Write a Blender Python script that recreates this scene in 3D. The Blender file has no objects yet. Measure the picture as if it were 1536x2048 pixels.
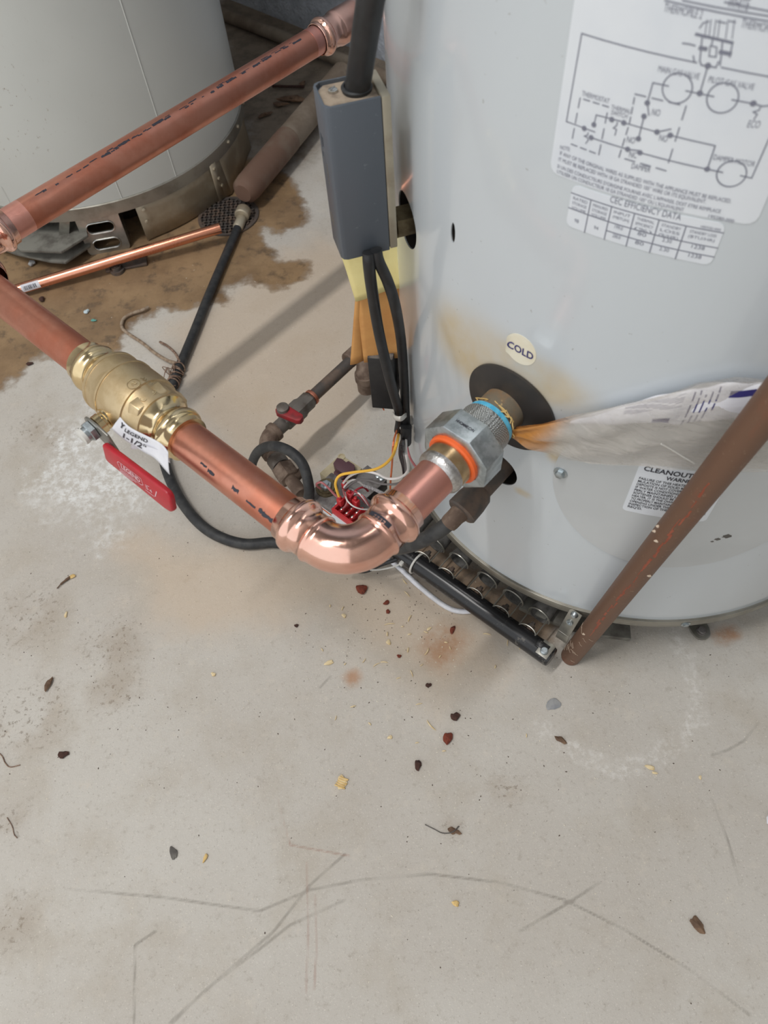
import bpy, bmesh, math, random
import numpy as np
from mathutils import Vector, Matrix, Quaternion

rnd = random.Random(11)
scene = bpy.context.scene
COL = scene.collection
PI = math.pi

# ------------------------------------------------------------------ camera
F_PX, TILT, ROLL, CAM_H = 1483.83, 0.5678, -0.1022, 1.05
cF = Vector((0, math.sin(TILT), -math.cos(TILT)))
cU0 = Vector((0, math.cos(TILT), math.sin(TILT)))
cR0 = Vector((1, 0, 0))
cR = math.cos(ROLL) * cR0 + math.sin(ROLL) * cU0
cU = -math.sin(ROLL) * cR0 + math.cos(ROLL) * cU0
EYE = Vector((0, 0, CAM_H))
cam = bpy.data.cameras.new('camera')
cam_ob = bpy.data.objects.new('camera', cam)
COL.objects.link(cam_ob)
cam.sensor_fit = 'VERTICAL'
cam.sensor_height = 36.0
cam.lens = F_PX * 36.0 / 2048
cam.clip_start = 0.02
m3 = Matrix((cR, cU, -cF)).transposed()
cam_ob.matrix_world = Matrix.Translation(EYE) @ m3.to_4x4()
cam.dof.use_dof = True
cam.dof.focus_distance = 1.0
cam.dof.aperture_fstop = 8.0
scene.camera = cam_ob

# ------------------------------------------------------------------ light and exposure
w = bpy.data.worlds.new('daylight')
scene.world = w
w.use_nodes = True
bg = w.node_tree.nodes['Background']
bg.inputs[0].default_value = (0.95, 0.98, 1.0, 1)
bg.inputs[1].default_value = 1.15


def area(name, loc, aim, size, size_y, watts, col):
    l = bpy.data.lights.new(name, 'AREA')
    l.shape = 'RECTANGLE'
    l.size, l.size_y, l.energy, l.color = size, size_y, watts, col
    o = bpy.data.objects.new(name, l)
    COL.objects.link(o)
    o.location = loc
    o.rotation_euler = (Vector(aim) - Vector(loc)).to_track_quat('-Z', 'Y').to_euler()
    return o


lamp = area('high_bay_lamp', (-1.50, -0.27, 4.6), (-1.50, -0.27, 0.0), 1.9, 0.16, 105, (1.0, 0.985, 0.96))
lamp.rotation_euler = (0, 0, 0.7636)                   # fixture runs parallel to the long copper tube
scene.view_settings.view_transform = 'Standard'
scene.view_settings.look = 'None'
scene.view_settings.exposure = -0.03
scene.view_settings.gamma = 1.0
scene.view_settings.use_curve_mapping = False
scene.cycles.max_bounces = 8
scene.cycles.transparent_max_bounces = 12

# ------------------------------------------------------------------ survey: photo rays to points in the room
TC = Vector((0.3918, 0.7209, 0)); TR = 0.3474          # near tank
LC = Vector((-0.5901, 1.7766, 0)); LR = 0.352          # far tank
AL = 0.7636
DP = Vector((math.cos(AL), math.sin(AL), 0))            # towards the near tank
DL = Vector((-DP.y, DP.x, 0))                           # along the valve leg, leftwards
UPZ = Vector((0, 0, 1))
PC = Vector((-0.036, 0.3213, 0.466))                    # corner of the copper loop
PR = 0.0413 / 2


def ray(u, v):
    x = (u - 768) / F_PX; y = (1024 - v) / F_PX
    return cF + x * cR + y * cU


def at(u, v, z=0.0):
    d = ray(u, v)
    return EYE + d * ((z - CAM_H) / d.z)


def dep(u, v, t):
    return EYE + ray(u, v) * t


def on_plane(u, v, p, n):
    d = ray(u, v)
    return EYE + d * ((Vector(p) - EYE).dot(n) / d.dot(n))


def on_tank(u, v, off=0.0, c=TC, R=TR):
    """arc length and height of a photo point on a tank jacket"""
    d = ray(u, v); R = R + off
    a = d.x ** 2 + d.y ** 2; b = -(d.x * c.x + d.y * c.y); k = c.x ** 2 + c.y ** 2 - R * R
    D = max(b * b - a * k, 0)
    t = (-b - math.sqrt(D)) / a
    p = EYE + d * t
    return math.atan2(p.y - c.y, p.x - c.x) * (R - off), p.z


def tp(a, z, off=0.0, c=TC, R=TR):
    th = a / R
    return Vector((c.x + (R + off) * math.cos(th), c.y + (R + off) * math.sin(th), z))


def tk(u, v, off=0.0):
    a, z = on_tank(u, v, off)
    return tp(a, z, off)


def on_pipe(u, v, A, D, r):
    """axial position and angle on a cylinder about axis A + x D"""
    e1 = D.cross(UPZ).normalized(); e2 = e1.cross(D).normalized()
    d = ray(u, v); o = EYE - A
    dx, dy, ox, oy = d.dot(e1), d.dot(e2), o.dot(e1), o.dot(e2)
    a = dx * dx + dy * dy; b = dx * ox + dy * oy; k = ox * ox + oy * oy - r * r
    t = (-b - math.sqrt(max(b * b - a * k, 0))) / a
    p = EYE + d * t - A
    return p.dot(D), math.atan2(p.dot(e2), p.dot(e1))


def pipe_pt(A, D, x, ang, r):
    e1 = D.cross(UPZ).normalized(); e2 = e1.cross(D).normalized()
    return A + D * x + (e1 * math.cos(ang) + e2 * math.sin(ang)) * r


# ------------------------------------------------------------------ materials
def lin(c):
    return tuple(((x / 255) / 12.92 if x / 255 <= 0.04045 else ((x / 255 + 0.055) / 1.055) ** 2.4) for x in c) + (1,)


class NT:
    def __init__(s, name):
        s.m = bpy.data.materials.new(name); s.m.use_nodes = True
        s.t = s.m.node_tree; s.n = s.t.nodes; s.l = s.t.links
        s.bsdf = s.n['Principled BSDF']
        s.co = s.n.new('ShaderNodeTexCoord').outputs['Object']

    def link(s, a, b): s.l.new(a, b)

    def val(s, sock, v):
        if hasattr(v, 'is_output'): s.l.new(v, sock)
        else: sock.default_value = v

    def noise(s, scale, detail=4, rough=0.55, stretch=None, seed=0.0, dist=0.0):
        n = s.n.new('ShaderNodeTexNoise'); n.inputs['Scale'].default_value = scale
        n.inputs['Detail'].default_value = detail; n.inputs['Roughness'].default_value = rough
        n.inputs['Distortion'].default_value = dist
        mp = s.n.new('ShaderNodeMapping'); s.l.new(s.co, mp.inputs[0])
        mp.inputs['Location'].default_value = (seed, seed * 1.7, -seed)
        if stretch: mp.inputs['Scale'].default_value = stretch
        s.l.new(mp.outputs[0], n.inputs['Vector'])
        return n.outputs['Fac']

    def vor(s, scale, feature='F1', seed=0.0, rand=1.0):
        n = s.n.new('ShaderNodeTexVoronoi'); n.feature = feature; n.inputs['Scale'].default_value = scale
        n.inputs['Randomness'].default_value = rand
        mp = s.n.new('ShaderNodeMapping'); s.l.new(s.co, mp.inputs[0]); mp.inputs['Location'].default_value = (seed, seed, seed)
        s.l.new(mp.outputs[0], n.inputs['Vector'])
        return n.outputs['Distance']

    def ramp(s, x, a, b, lo=0.0, hi=1.0):
        n = s.n.new('ShaderNodeMapRange'); n.interpolation_type = 'SMOOTHSTEP'
        s.val(n.inputs[0], x)
        n.inputs[1].default_value, n.inputs[2].default_value = a, b
        n.inputs[3].default_value, n.inputs[4].default_value = lo, hi
        return n.outputs[0]

    def math(s, op, a, b=0.0):
        n = s.n.new('ShaderNodeMath'); n.operation = op; s.val(n.inputs[0], a); s.val(n.inputs[1], b)
        return n.outputs[0]

    def mix(s, f, a, b, mode='MIX'):
        n = s.n.new('ShaderNodeMix'); n.data_type = 'RGBA'; n.blend_type = mode
        s.val(n.inputs[0], f); s.val(n.inputs[6], a); s.val(n.inputs[7], b)
        return n.outputs[2]

    def attr(s, name):
        n = s.n.new('ShaderNodeAttribute'); n.attribute_name = name
        return n.outputs['Fac']

    def bump(s, h, strength=0.3, dist=0.001):
        n = s.n.new('ShaderNodeBump'); n.inputs['Strength'].default_value = strength
        n.inputs['Distance'].default_value = dist
        s.l.new(h, n.inputs['Height']); s.l.new(n.outputs[0], s.bsdf.inputs['Normal'])

    def set(s, **k):
        nm = dict(color='Base Color', rough='Roughness', metal='Metallic', coat='Coat Weight', coat_rough='Coat Roughness',
                  spec='Specular IOR Level', trans='Transmission Weight', alpha='Alpha', ior='IOR', sheen='Sheen Weight')
        for a, b in k.items(): s.val(s.bsdf.inputs[nm[a]], b)
        return s


def pbr(name, c1, c2=None, rough=0.5, metal=0.0, scale=30, bump=0.0, lo=0.4, hi=0.65, r2=None, stretch=None, bscale=None,
        coat=0.0, bdist=0.001, detail=4):
    t = NT(name)
    if c2:
        f = t.ramp(t.noise(scale, detail, 0.6, stretch), lo, hi)
        t.set(color=t.mix(f, lin(c1), lin(c2)))
        t.set(rough=rough if r2 is None else t.ramp(f, 0, 1, rough, r2))
    else:
        t.set(color=lin(c1), rough=rough)
    t.set(metal=metal, coat=coat)
    if bump: t.bump(t.noise(bscale or scale * 4, 4, 0.6, stretch), bump, bdist)
    return t.m


M = {}
# copper tube: drawn lines, faint tarnish
def copper(name, c1, c2, r1, r2, scale):
    t = NT(name)
    n1 = t.noise(scale, 5, 0.6); n2 = t.noise(240, 3, 0.6, seed=3)
    f = t.ramp(n1, 0.38, 0.68)
    t.set(color=t.mix(f, lin(c1), lin(c2)), metal=1.0,
          rough=t.math('ADD', t.ramp(f, 0, 1, r1, r2), t.ramp(n2, 0.4, 0.75, 0, 0.06)))
    t.bump(n2, 0.06, 0.0004)
    return t.m


M['copper'] = copper('copper_tube', (216, 150, 128), (196, 124, 100), 0.33, 0.44, 14)
M['copper_pale'] = copper('copper_sanded', (236, 172, 158), (224, 158, 142), 0.36, 0.42, 18)
M['copper_bright'] = copper('copper_polished', (244, 196, 178), (236, 178, 158), 0.12, 0.19, 12)
M['copper_new'] = copper('copper_new_tube', (232, 164, 136), (222, 150, 122), 0.2, 0.26, 20)
t = NT('copper_oxidised')
f = t.ramp(t.noise(22, 5, 0.65, (1, 1, .35)), 0.55, 0.72)
f2 = t.ramp(t.noise(160, 3, 0.7), 0.62, 0.74)
c = t.mix(f, lin((124, 94, 76)), lin((140, 92, 72)))
t.set(color=t.mix(f2, c, lin((152, 128, 108))), metal=0.45, rough=0.55)
t.bump(t.noise(180, 3), 0.08); M['copper_old'] = t.m
M['brass'] = pbr('brass_polished', (236, 214, 172), (226, 200, 154), 0.15, 1.0, 25, r2=0.22)
M['brass_cast'] = pbr('brass_cast', (220, 198, 160), (208, 184, 144), 0.42, 1.0, 60, bump=0.25, bscale=700, bdist=0.0005)
M['bronze'] = pbr('bronze_dull', (120, 108, 84), (92, 80, 60), 0.5, 0.7, 60, bump=0.1)
M['tail'] = pbr('brass_tailpiece', (206, 182, 146), (190, 160, 120), 0.28, 1.0, 40, stretch=(1, 1, 1))
M['solder'] = pbr('solder', (206, 204, 202), (176, 172, 170), 0.33, 1.0, 180, bump=0.6, bscale=300)
M['zinc'] = pbr('zinc_plated', (186, 194, 198), (160, 168, 172), 0.36, 0.9, 120, bump=0.12, bscale=500)
M['steel'] = pbr('galvanised_steel', (176, 174, 166), (148, 146, 138), 0.38, 0.85, 22)
M['steel_bright'] = pbr('bright_steel', (205, 205, 202), (180, 180, 176), 0.25, 1.0, 60)
M['steel_dull'] = pbr('stained_sheet_steel', (184, 174, 154), (158, 144, 122), 0.45, 0.4, 9, bump=0.05)
M['band'] = pbr('rim_band_steel', (158, 154, 144), (132, 128, 118), 0.42, 0.6, 14)
M['lever'] = pbr('lever_steel', (146, 144, 138), (128, 126, 120), 0.42, 0.7, 60)
M['orange'] = pbr('orange_gasket', (238, 104, 44), None, 0.45)
M['blue'] = pbr('blue_collar', (76, 178, 222), (110, 200, 232), 0.5, 0, 120)
t = NT('rusty_nipple')
f = t.ramp(t.noise(30, 5, 0.65), 0.45, 0.68); f2 = t.ramp(t.noise(110, 4, 0.7, seed=5), 0.62, 0.7)
t.set(color=t.mix(f2, t.mix(f, lin((126, 116, 100)), lin((152, 118, 84))), lin((200, 172, 126))), rough=0.65, metal=0.2)
t.bump(t.noise(150, 4), 0.3); M['nipple'] = t.m
M['flange'] = pbr('black_escutcheon', (56, 53, 52), (80, 72, 64), 0.45, 0.2, 18, bump=0.1, lo=0.5, hi=0.8)
M['iron'] = pbr('black_iron_pipe', (88, 82, 78), (116, 98, 86), 0.6, 0.35, 34, bump=0.3, bscale=160)
M['iron_rust'] = pbr('rusted_iron', (98, 80, 68), (132, 114, 100), 0.75, 0.15, 45, bump=0.5, bscale=160)
M['iron_gray'] = pbr('grey_valve_iron', (118, 112, 106), (90, 80, 72), 0.6, 0.4, 40, bump=0.2)
M['rubber'] = pbr('black_rubber', (40, 41, 43), (58, 58, 58), 0.55, 0, 60, bump=0.08)
M['rubber_dk'] = pbr('black_rubber_clean', (30, 31, 33), (42, 43, 45), 0.45, 0, 40)
M['black_paint'] = None
t = NT('black_enamel_dusty')
f = t.ramp(t.math('ADD', t.noise(60, 5, 0.7), t.math('MULTIPLY', t.noise(12, 2, seed=4), 0.35)), 0.78, 0.92)
t.set(color=t.mix(f, lin((34, 34, 36)), lin((112, 108, 102))), rough=t.ramp(f, 0, 1, 0.24, 0.85)); M['black_paint'] = t.m
M['black_box'] = pbr('black_powder_coat', (34, 33, 34), (42, 41, 41), 0.5, 0, 80)
M['black_dust'] = pbr('dusty_black_top', (70, 68, 68), (112, 108, 104), 0.8, 0, 90)
t = NT('slate_plastic')
t.set(color=t.mix(t.ramp(t.noise(120, 4, .7), 0.63, 0.72), lin((86, 92, 100)), lin((108, 113, 120))), rough=0.42)
t.bump(t.noise(900, 2), 0.05, 0.0003); M['slate'] = t.m
M['dust'] = pbr('beige_dust', (166, 150, 132), (132, 118, 104), 0.95, 0, 70, bump=0.6, bscale=200)
M['plate'] = pbr('back_plate_zinc', (176, 168, 150), (160, 150, 132), 0.42, 0.5, 30)
t = NT('white_enamel_jacket')
f = t.ramp(t.noise(1.6, 3, .5), 0.3, 0.75)
c = t.mix(f, lin((202, 208, 212)), lin((196, 202, 207)))
st = t.ramp(t.attr('stain'), 0.12, 0.9)
st = t.math('MULTIPLY', st, t.ramp(t.noise(9, 5, .65, seed=2), 0.25, 0.75, 0.35, 1.0))
c = t.mix(st, c, lin((198, 178, 140)))
sp = t.ramp(t.noise(170, 2, .5, seed=7), 0.745, 0.77)
c = t.mix(t.math('MULTIPLY', sp, 0.35), c, lin((110, 96, 80)))
t.set(color=c, rough=0.24, coat=0.6, coat_rough=0.07)
t.bump(t.noise(5, 2, .5, (1, 1, .4)), 0.05, 0.004); M['jacket'] = t.m
t = NT('white_enamel_jacket_spotted')
c = t.mix(t.ramp(t.noise(2, 3), .3, .7), lin((204, 206, 202)), lin((194, 196, 192)))
dn_ = t.n.new('ShaderNodeVectorMath'); dn_.operation = 'DISTANCE'; t.link(t.co, dn_.inputs[0]); dn_.inputs[1].default_value = (-0.055, -0.347, 0.33)
reg = t.math('ADD', t.ramp(dn_.outputs['Value'], 0.16, 0.03), t.ramp(t.noise(3.2, 2, .5, seed=1), 0.55, 0.8, 0, .25))
sp = t.math('MULTIPLY', t.ramp(t.noise(150, 3, .6, (1, 1, .6), seed=6), 0.64, 0.70), reg)
c = t.mix(t.math('MULTIPLY', sp, 0.75), c, lin((120, 98, 76)))
t.set(color=c, rough=0.3, coat=0.15); t.bump(t.noise(4, 2), 0.05, 0.004); M['jacket_old'] = t.m
M['cover'] = pbr('cleanout_plate_enamel', (196, 199, 200), (189, 192, 193), 0.3, 0, 6, coat=0.2)
M['hole'] = pbr('dark_insulation', (26, 22, 20), (44, 34, 26), 0.95, 0, 60)
M['label'] = pbr('label_vinyl', (225, 229, 234), (217, 222, 229), 0.34, 0, 8)
M['label_cream'] = pbr('label_cream', (236, 230, 210), (228, 218, 192), 0.4, 0, 20)
M['ink'] = pbr('grey_ink', (128, 130, 144), None, 0.5)
M['ink_dk'] = pbr('black_ink', (48, 48, 58), None, 0.5)
M['ink_navy'] = pbr('navy_ink', (52, 48, 112), None, 0.5)
M['red'] = pbr('red_vinyl', (182, 28, 44), (168, 24, 38), 0.34, 0, 40, coat=0.1)
M['red_dk'] = pbr('red_paint_dirty', (158, 38, 44), (120, 40, 42), 0.5, 0, 60)
M['white_print'] = pbr('white_print', (226, 190, 196), None, 0.5)
M['paper'] = pbr('white_paper', (228, 228, 234), (216, 216, 224), 0.6, 0, 30)
M['yellow_paper'] = pbr('yellow_paper', (240, 226, 160), (232, 216, 148), 0.7, 0, 20)
M['kraft'] = pbr('kraft_paper', (212, 156, 92), (196, 138, 78), 0.7, 0, 16, bump=0.2, bscale=40)
t = NT('clear_film')
f = t.ramp(t.attr('stain'), 0.1, 0.9)
wr = t.ramp(t.noise(26, 4, .6, (1, 1, 2.4), dist=0.6), 0.5, 0.72)
tr = t.n.new('ShaderNodeBsdfTransparent'); mx = t.n.new('ShaderNodeMixShader')
t.set(color=t.mix(f, lin((204, 198, 190)), lin((206, 142, 74))), rough=0.16, spec=0.6)
t.val(mx.inputs[0], t.math('ADD', t.math('MULTIPLY', wr, 0.14), t.math('ADD', 0.40, t.math('MULTIPLY', f, 0.42))))
t.link(tr.outputs[0], mx.inputs[1]); t.link(t.bsdf.outputs[0], mx.inputs[2])
t.link(mx.outputs[0], t.n['Material Output'].inputs[0]); t.bump(t.noise(20, 4, .6, (1, 1, 2.4), dist=0.6), 0.7, 0.006); M['film'] = t.m
M['nylon'] = pbr('natural_nylon', (214, 212, 206), None, 0.4)
M['white_cable'] = pbr('white_cable', (226, 226, 232), (208, 208, 212), 0.4, 0, 50)
M['string'] = pbr('dirty_string', (160, 142, 122), (130, 108, 88), 0.85, 0, 120, bump=0.3)
M['twine'] = pbr('brown_twine', (112, 88, 74), (150, 126, 108), 0.9, 0, 160)
for nm, c in dict(w_yellow=(238, 184, 66), w_orange=(214, 112, 62), w_white=(226, 222, 220), w_grey=(112, 108, 108), w_black=(44, 38, 42),
                  w_red=(172, 48, 60), w_pink=(176, 104, 106), maroon=(92, 62, 68), terminal=(190, 44, 50)).items():
    M[nm] = pbr('plastic_' + nm, c, None, 0.4)
M['casting'] = pbr('grey_casting', (142, 138, 136), (108, 102, 100), 0.5, 0.5, 50, bump=0.15)
M['dk_metal'] = pbr('dark_housing', (62, 60, 60), (84, 80, 78), 0.5, 0.2, 40)
M['beige'] = pbr('beige_cover', (190, 178, 148), (174, 160, 130), 0.6, 0, 24)
M['burner'] = pbr('dusty_burner_tube', (110, 108, 105), (66, 64, 62), 0.85, 0.1, 50, bump=0.4)
M['pan'] = pbr('dusty_pan', (126, 124, 116), (88, 84, 78), 0.85, 0.1, 20, bump=0.3)
M['wall'] = pbr('painted_block', (186, 192, 202), (168, 174, 184), 0.8, 0, 30, bump=1.0, bscale=70, bdist=0.006)
M['wall_in'] = pbr('painted_room', (176, 174, 170), (166, 164, 160), 0.85, 0, 3)
M['old_pipe'] = pbr('dirty_drain_pipe', (112, 98, 84), (134, 122, 108), 0.75, 0, 12, bump=0.3, bscale=80)
M['rust_pipe'] = pbr('rusty_drain_pipe', (108, 82, 68), (120, 104, 90), 0.8, 0, 9, bump=0.4, bscale=80)
M['rust'] = pbr('rust_flake', (122, 58, 40), (88, 42, 32), 0.9, 0, 150, bump=0.8, bscale=400)
M['rust_dk'] = pbr('dark_rust_flake', (74, 48, 40), (56, 38, 34), 0.9, 0, 150, bump=0.8, bscale=400)
M['wood'] = pbr('pale_wood', (226, 206, 166), (206, 182, 136), 0.8, 0, 90)
M['wood2'] = pbr('yellow_wood', (222, 190, 128), (200, 166, 104), 0.8, 0, 60)
M['leaf'] = pbr('dry_leaf', (96, 74, 58), (124, 98, 76), 0.8, 0, 60)
M['leaf_grey'] = pbr('grey_scrap', (88, 84, 80), (110, 106, 100), 0.8, 0, 60)
M['flake_grey'] = pbr('grey_flake', (158, 158, 158), (140, 142, 146), 0.6, 0.1, 60)
M['chip_teal'] = pbr('teal_chip', (96, 158, 146), None, 0.6)
M['chip_pale'] = pbr('pale_blue_chip', (196, 212, 218), None, 0.5)
M['speck'] = pbr('pale_speck', (222, 214, 198), None, 0.8)
M['speck_dk'] = pbr('dark_speck', (84, 70, 60), None, 0.9)
M['braid'] = pbr('white_sleeve', (206, 204, 206), (120, 118, 120), 0.6, 0, 900)

# ------------------------------------------------------------------ mesh helpers: each returns (verts, faces)
def cat(*ms):
    V, Fc = [], []
    for v, f in ms:
        b = len(V); V += [Vector(x) for x in v]; Fc += [tuple(i + b for i in q) for q in f]
    return V, Fc


def frame(D):
    D = D.normalized()
    e1 = D.cross(UPZ)
    if e1.length < 1e-3: e1 = Vector((1, 0, 0)).cross(D)
    e1.normalize()
    return e1, e1.cross(D).normalized()


def tube(pts, r, n=16, caps=True, closed=False):
    pts = [Vector(p) for p in pts]; N = len(pts)
    rs = r if isinstance(r, (list, tuple)) else [r] * N
    T = []
    for i in range(N):
        if closed: d = pts[(i + 1) % N] - pts[i - 1]
        else: d = pts[min(i + 1, N - 1)] - pts[max(i - 1, 0)]
        T.append(d.normalized() if d.length > 1e-9 else (T[-1] if T else UPZ))
    e1, _ = frame(T[0]); V = []; Fc = []
    for i in range(N):
        e1 = (e1 - T[i] * e1.dot(T[i]))
        if e1.length < 1e-6: e1, _ = frame(T[i])
        e1.normalize(); e2 = T[i].cross(e1)
        for k in range(n):
            a = 2 * PI * k / n
            V.append(pts[i] + (e1 * math.cos(a) + e2 * math.sin(a)) * rs[i])
    for i in range(N if closed else N - 1):
        j = (i + 1) % N
        for k in range(n):
            k2 = (k + 1) % n
            Fc.append((i * n + k, i * n + k2, j * n + k2, j * n + k))
    if caps and not closed:
        Fc.append(tuple(reversed(range(n)))); Fc.append(tuple((N - 1) * n + k for k in range(n)))
    return V, Fc


def spline(pts, sub=8):
    P = [Vector(p) for p in pts]; P = [P[0] * 2 - P[1]] + P + [P[-1] * 2 - P[-2]]
    out = []
    for i in range(1, len(P) - 2):
        for k in range(sub):
            t = k / sub; a, b, c, d = P[i - 1], P[i], P[i + 1], P[i + 2]
            out.append(0.5 * ((2 * b) + (c - a) * t + (2 * a - 5 * b + 4 * c - d) * t * t + (3 * b - a - 3 * c + d) * t ** 3))
    return out + [P[-2]]


def lathe(prof, A, D, n=40, phase=0.0, caps=True):
    """prof: list of (axial, radius) about the axis A + x D; angle 0 is sideways, 90 degrees is up for level axes"""
    D = D.normalized(); e1, e2 = frame(D); V = []; Fc = []
    for x, r in prof:
        for k in range(n):
            a = phase + 2 * PI * k / n
            V.append(A + D * x + (e1 * math.cos(a) + e2 * math.sin(a)) * max(r, 1e-5))
    for i in range(len(prof) - 1):
        for k in range(n):
            k2 = (k + 1) % n
            Fc.append((i * n + k, (i + 1) * n + k, (i + 1) * n + k2, i * n + k2))
    if caps:
        Fc.append(tuple(range(n))); Fc.append(tuple(reversed([(len(prof) - 1) * n + k for k in range(n)])))
    return V, Fc


def hexnut(A, D, x0, x1, r, phase=0.0, ch=0.12):
    """six-sided nut with chamfered ends"""
    c = r * ch
    return lathe([(x0, r * .80), (x0, r - c), (x0 + c * .6, r), (x1 - c * .6, r), (x1, r - c), (x1, r * .80)], A, D, 6, phase)


def box(c, ex, ey, ez, sx, sy, sz):
    c = Vector(c); V = []
    for i in (-.5, .5):
        for j in (-.5, .5):
            for k in (-.5, .5):
                V.append(c + ex * (sx * i) + ey * (sy * j) + ez * (sz * k))
    return V, [(0, 1, 3, 2), (4, 6, 7, 5), (0, 4, 5, 1), (2, 3, 7, 6), (0, 2, 6, 4), (1, 5, 7, 3)]


def prism(poly, o, ex, ey, ez, h):
    """extrude a 2D outline (in ex, ey) by h along ez"""
    n = len(poly); o = Vector(o)
    V = [o + ex * x + ey * y for x, y in poly] + [o + ex * x + ey * y + ez * h for x, y in poly]
    return V, [tuple(reversed(range(n))), tuple(range(n, 2 * n))] + [(i, (i + 1) % n, n + (i + 1) % n, n + i) for i in range(n)]


def rrect(w_, h_, r, n=5):
    out = []
    for cx, cy, a0 in ((w_ / 2 - r, h_ / 2 - r, 0), (-w_ / 2 + r, h_ / 2 - r, 90), (-w_ / 2 + r, -h_ / 2 + r, 180), (w_ / 2 - r, -h_ / 2 + r, 270)):
        for k in range(n + 1):
            a = math.radians(a0 + 90 * k / n); out.append((cx + r * math.cos(a), cy + r * math.sin(a)))
    return out


def grid(nu, nv, f):
    V = [Vector(f(i / (nu - 1), j / (nv - 1))) for j in range(nv) for i in range(nu)]
    return V, [(j * nu + i, j * nu + i + 1, (j + 1) * nu + i + 1, (j + 1) * nu + i) for j in range(nv - 1) for i in range(nu - 1)]


def blob(c, sx, sy, sz, rot=0.0, jit=0.25, seed=0, tilt=0.0):
    """irregular flake resting on z = c.z"""
    bm = bmesh.new(); bmesh.ops.create_icosphere(bm, subdivisions=2, radius=1.0)
    r = random.Random(seed); q = Matrix.Rotation(rot, 3, 'Z') @ Matrix.Rotation(tilt, 3, 'X')
    ph = [r.uniform(0, 6) for _ in range(4)]
    V = []
    for v in bm.verts:
        p = v.co.copy(); a = math.atan2(p.y, p.x)
        k = 1 + jit * (math.sin(2 * a + ph[0]) * .5 + math.sin(3 * a + ph[1]) * .5 + math.sin(5 * a + ph[2]) * .35) + r.uniform(-jit, jit) * .35
        p = Vector((p.x * k * sx, p.y * k * sy, p.z * sz * (1 + r.uniform(-.3, .3))))
        V.append(q @ p)
    zm = min(v.z for v in V)
    V = [v + Vector(c) - Vector((0, 0, zm)) for v in V]
    Fc = [tuple(v.index for v in f.verts) for f in bm.faces]; bm.free()
    return V, Fc


# ------------------------------------------------------------------ objects
BASE = {}


def obj(name, vf, mat, parent=None, smooth=True, ang=38, bevel=0.0, seg=2, base=None, wn=False):
    V, Fc = vf
    V = [Vector(v) for v in V]
    if parent is None:
        if base is None:
            lo = Vector((min(v.x for v in V), min(v.y for v in V), min(v.z for v in V)))
            hi = Vector((max(v.x for v in V), max(v.y for v in V), max(v.z for v in V)))
            base = Vector(((lo.x + hi.x) / 2, (lo.y + hi.y) / 2, lo.z))
        loc = Vector(base)
    else:
        loc = BASE[parent.name]
    me = bpy.data.meshes.new(name)
    me.from_pydata([tuple(v - loc) for v in V], [], Fc)
    me.validate()
    bm = bmesh.new(); bm.from_mesh(me)
    bmesh.ops.recalc_face_normals(bm, faces=bm.faces)
    if bevel:
        es = [e for e in bm.edges if len(e.link_faces) == 2 and e.calc_face_angle(0) > math.radians(30)]
        bmesh.ops.bevel(bm, geom=es, offset=bevel, segments=seg, profile=0.5, affect='EDGES')
    bm.to_mesh(me); bm.free()
    if smooth:
        me.shade_smooth(); me.set_sharp_from_angle(angle=math.radians(ang))
    me.materials.append(M[mat] if isinstance(mat, str) else mat)
    o = bpy.data.objects.new(name, me); COL.objects.link(o)
    if parent is None: o.location = loc
    else: o.parent = parent
    BASE[o.name] = loc
    return o


def thing(name, label, cat_, loc, group=None):
    o = bpy.data.objects.new(name, None); COL.objects.link(o)
    o.empty_display_size = 0.05
    o.location = loc; BASE[o.name] = Vector(loc)
    return tag(o, label, cat_, group)


def tag(o, label, cat_, group=None):
    o['label'] = label; o['category'] = cat_
    if group: o['group'] = group
    return o


def cut(o, cutters):
    """boolean the cutters (verts, faces) out of o"""
    dep_ = []
    for vf in cutters:
        c = obj('cutter', vf, 'hole', smooth=False, base=(0, 0, 0)); dep_.append(c)
        md = o.modifiers.new('cut', 'BOOLEAN'); md.operation = 'DIFFERENCE'; md.solver = 'EXACT'; md.object = c
    dg = bpy.context.evaluated_depsgraph_get()
    me = bpy.data.meshes.new_from_object(o.evaluated_get(dg))
    o.modifiers.clear(); old = o.data; nm = old.name; o.data = me; bpy.data.meshes.remove(old); me.name = nm
    for c in dep_:
        m = c.data; bpy.data.objects.remove(c); bpy.data.meshes.remove(m)
    me.shade_smooth(); me.set_sharp_from_angle(angle=math.radians(38))


def text2d(s, size=1.0, align='LEFT', xs=1.0, shear=0.0, bold=0.0):
    """filled letter outlines as flat (x, y) verts and faces"""
    cu = bpy.data.curves.new('lettering', 'FONT'); cu.body = s; cu.size = size; cu.align_x = align; cu.shear = shear
    cu.resolution_u = 3; cu.offset = bold * size
    o = bpy.data.objects.new('lettering', cu); COL.objects.link(o)
    dg = bpy.context.evaluated_depsgraph_get(); dg.update()
    me = o.evaluated_get(dg).to_mesh()
    V = [(v.co.x * xs, v.co.y) for v in me.vertices]; Fc = [tuple(p.vertices) for p in me.polygons]
    o.evaluated_get(dg).to_mesh_clear(); bpy.data.objects.remove(o); bpy.data.curves.remove(cu)
    return V, Fc


def fit_text(s, x0, y0, width, size, f, **k):
    """text from (x0, y0) squeezed to the width and carried onto a surface by f(x, y)"""
    V, Fc = text2d(s, size, **k)
    if not V: return [], []
    if width:
        ext = max(v[0] for v in V) - min(v[0] for v in V); sc = width / max(ext, 1e-6)
    else: sc = 1.0
    mn = min(v[0] for v in V)
    return [f(x0 + (v[0] - mn) * sc, y0 + v[1]) for v in V], Fc


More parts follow.
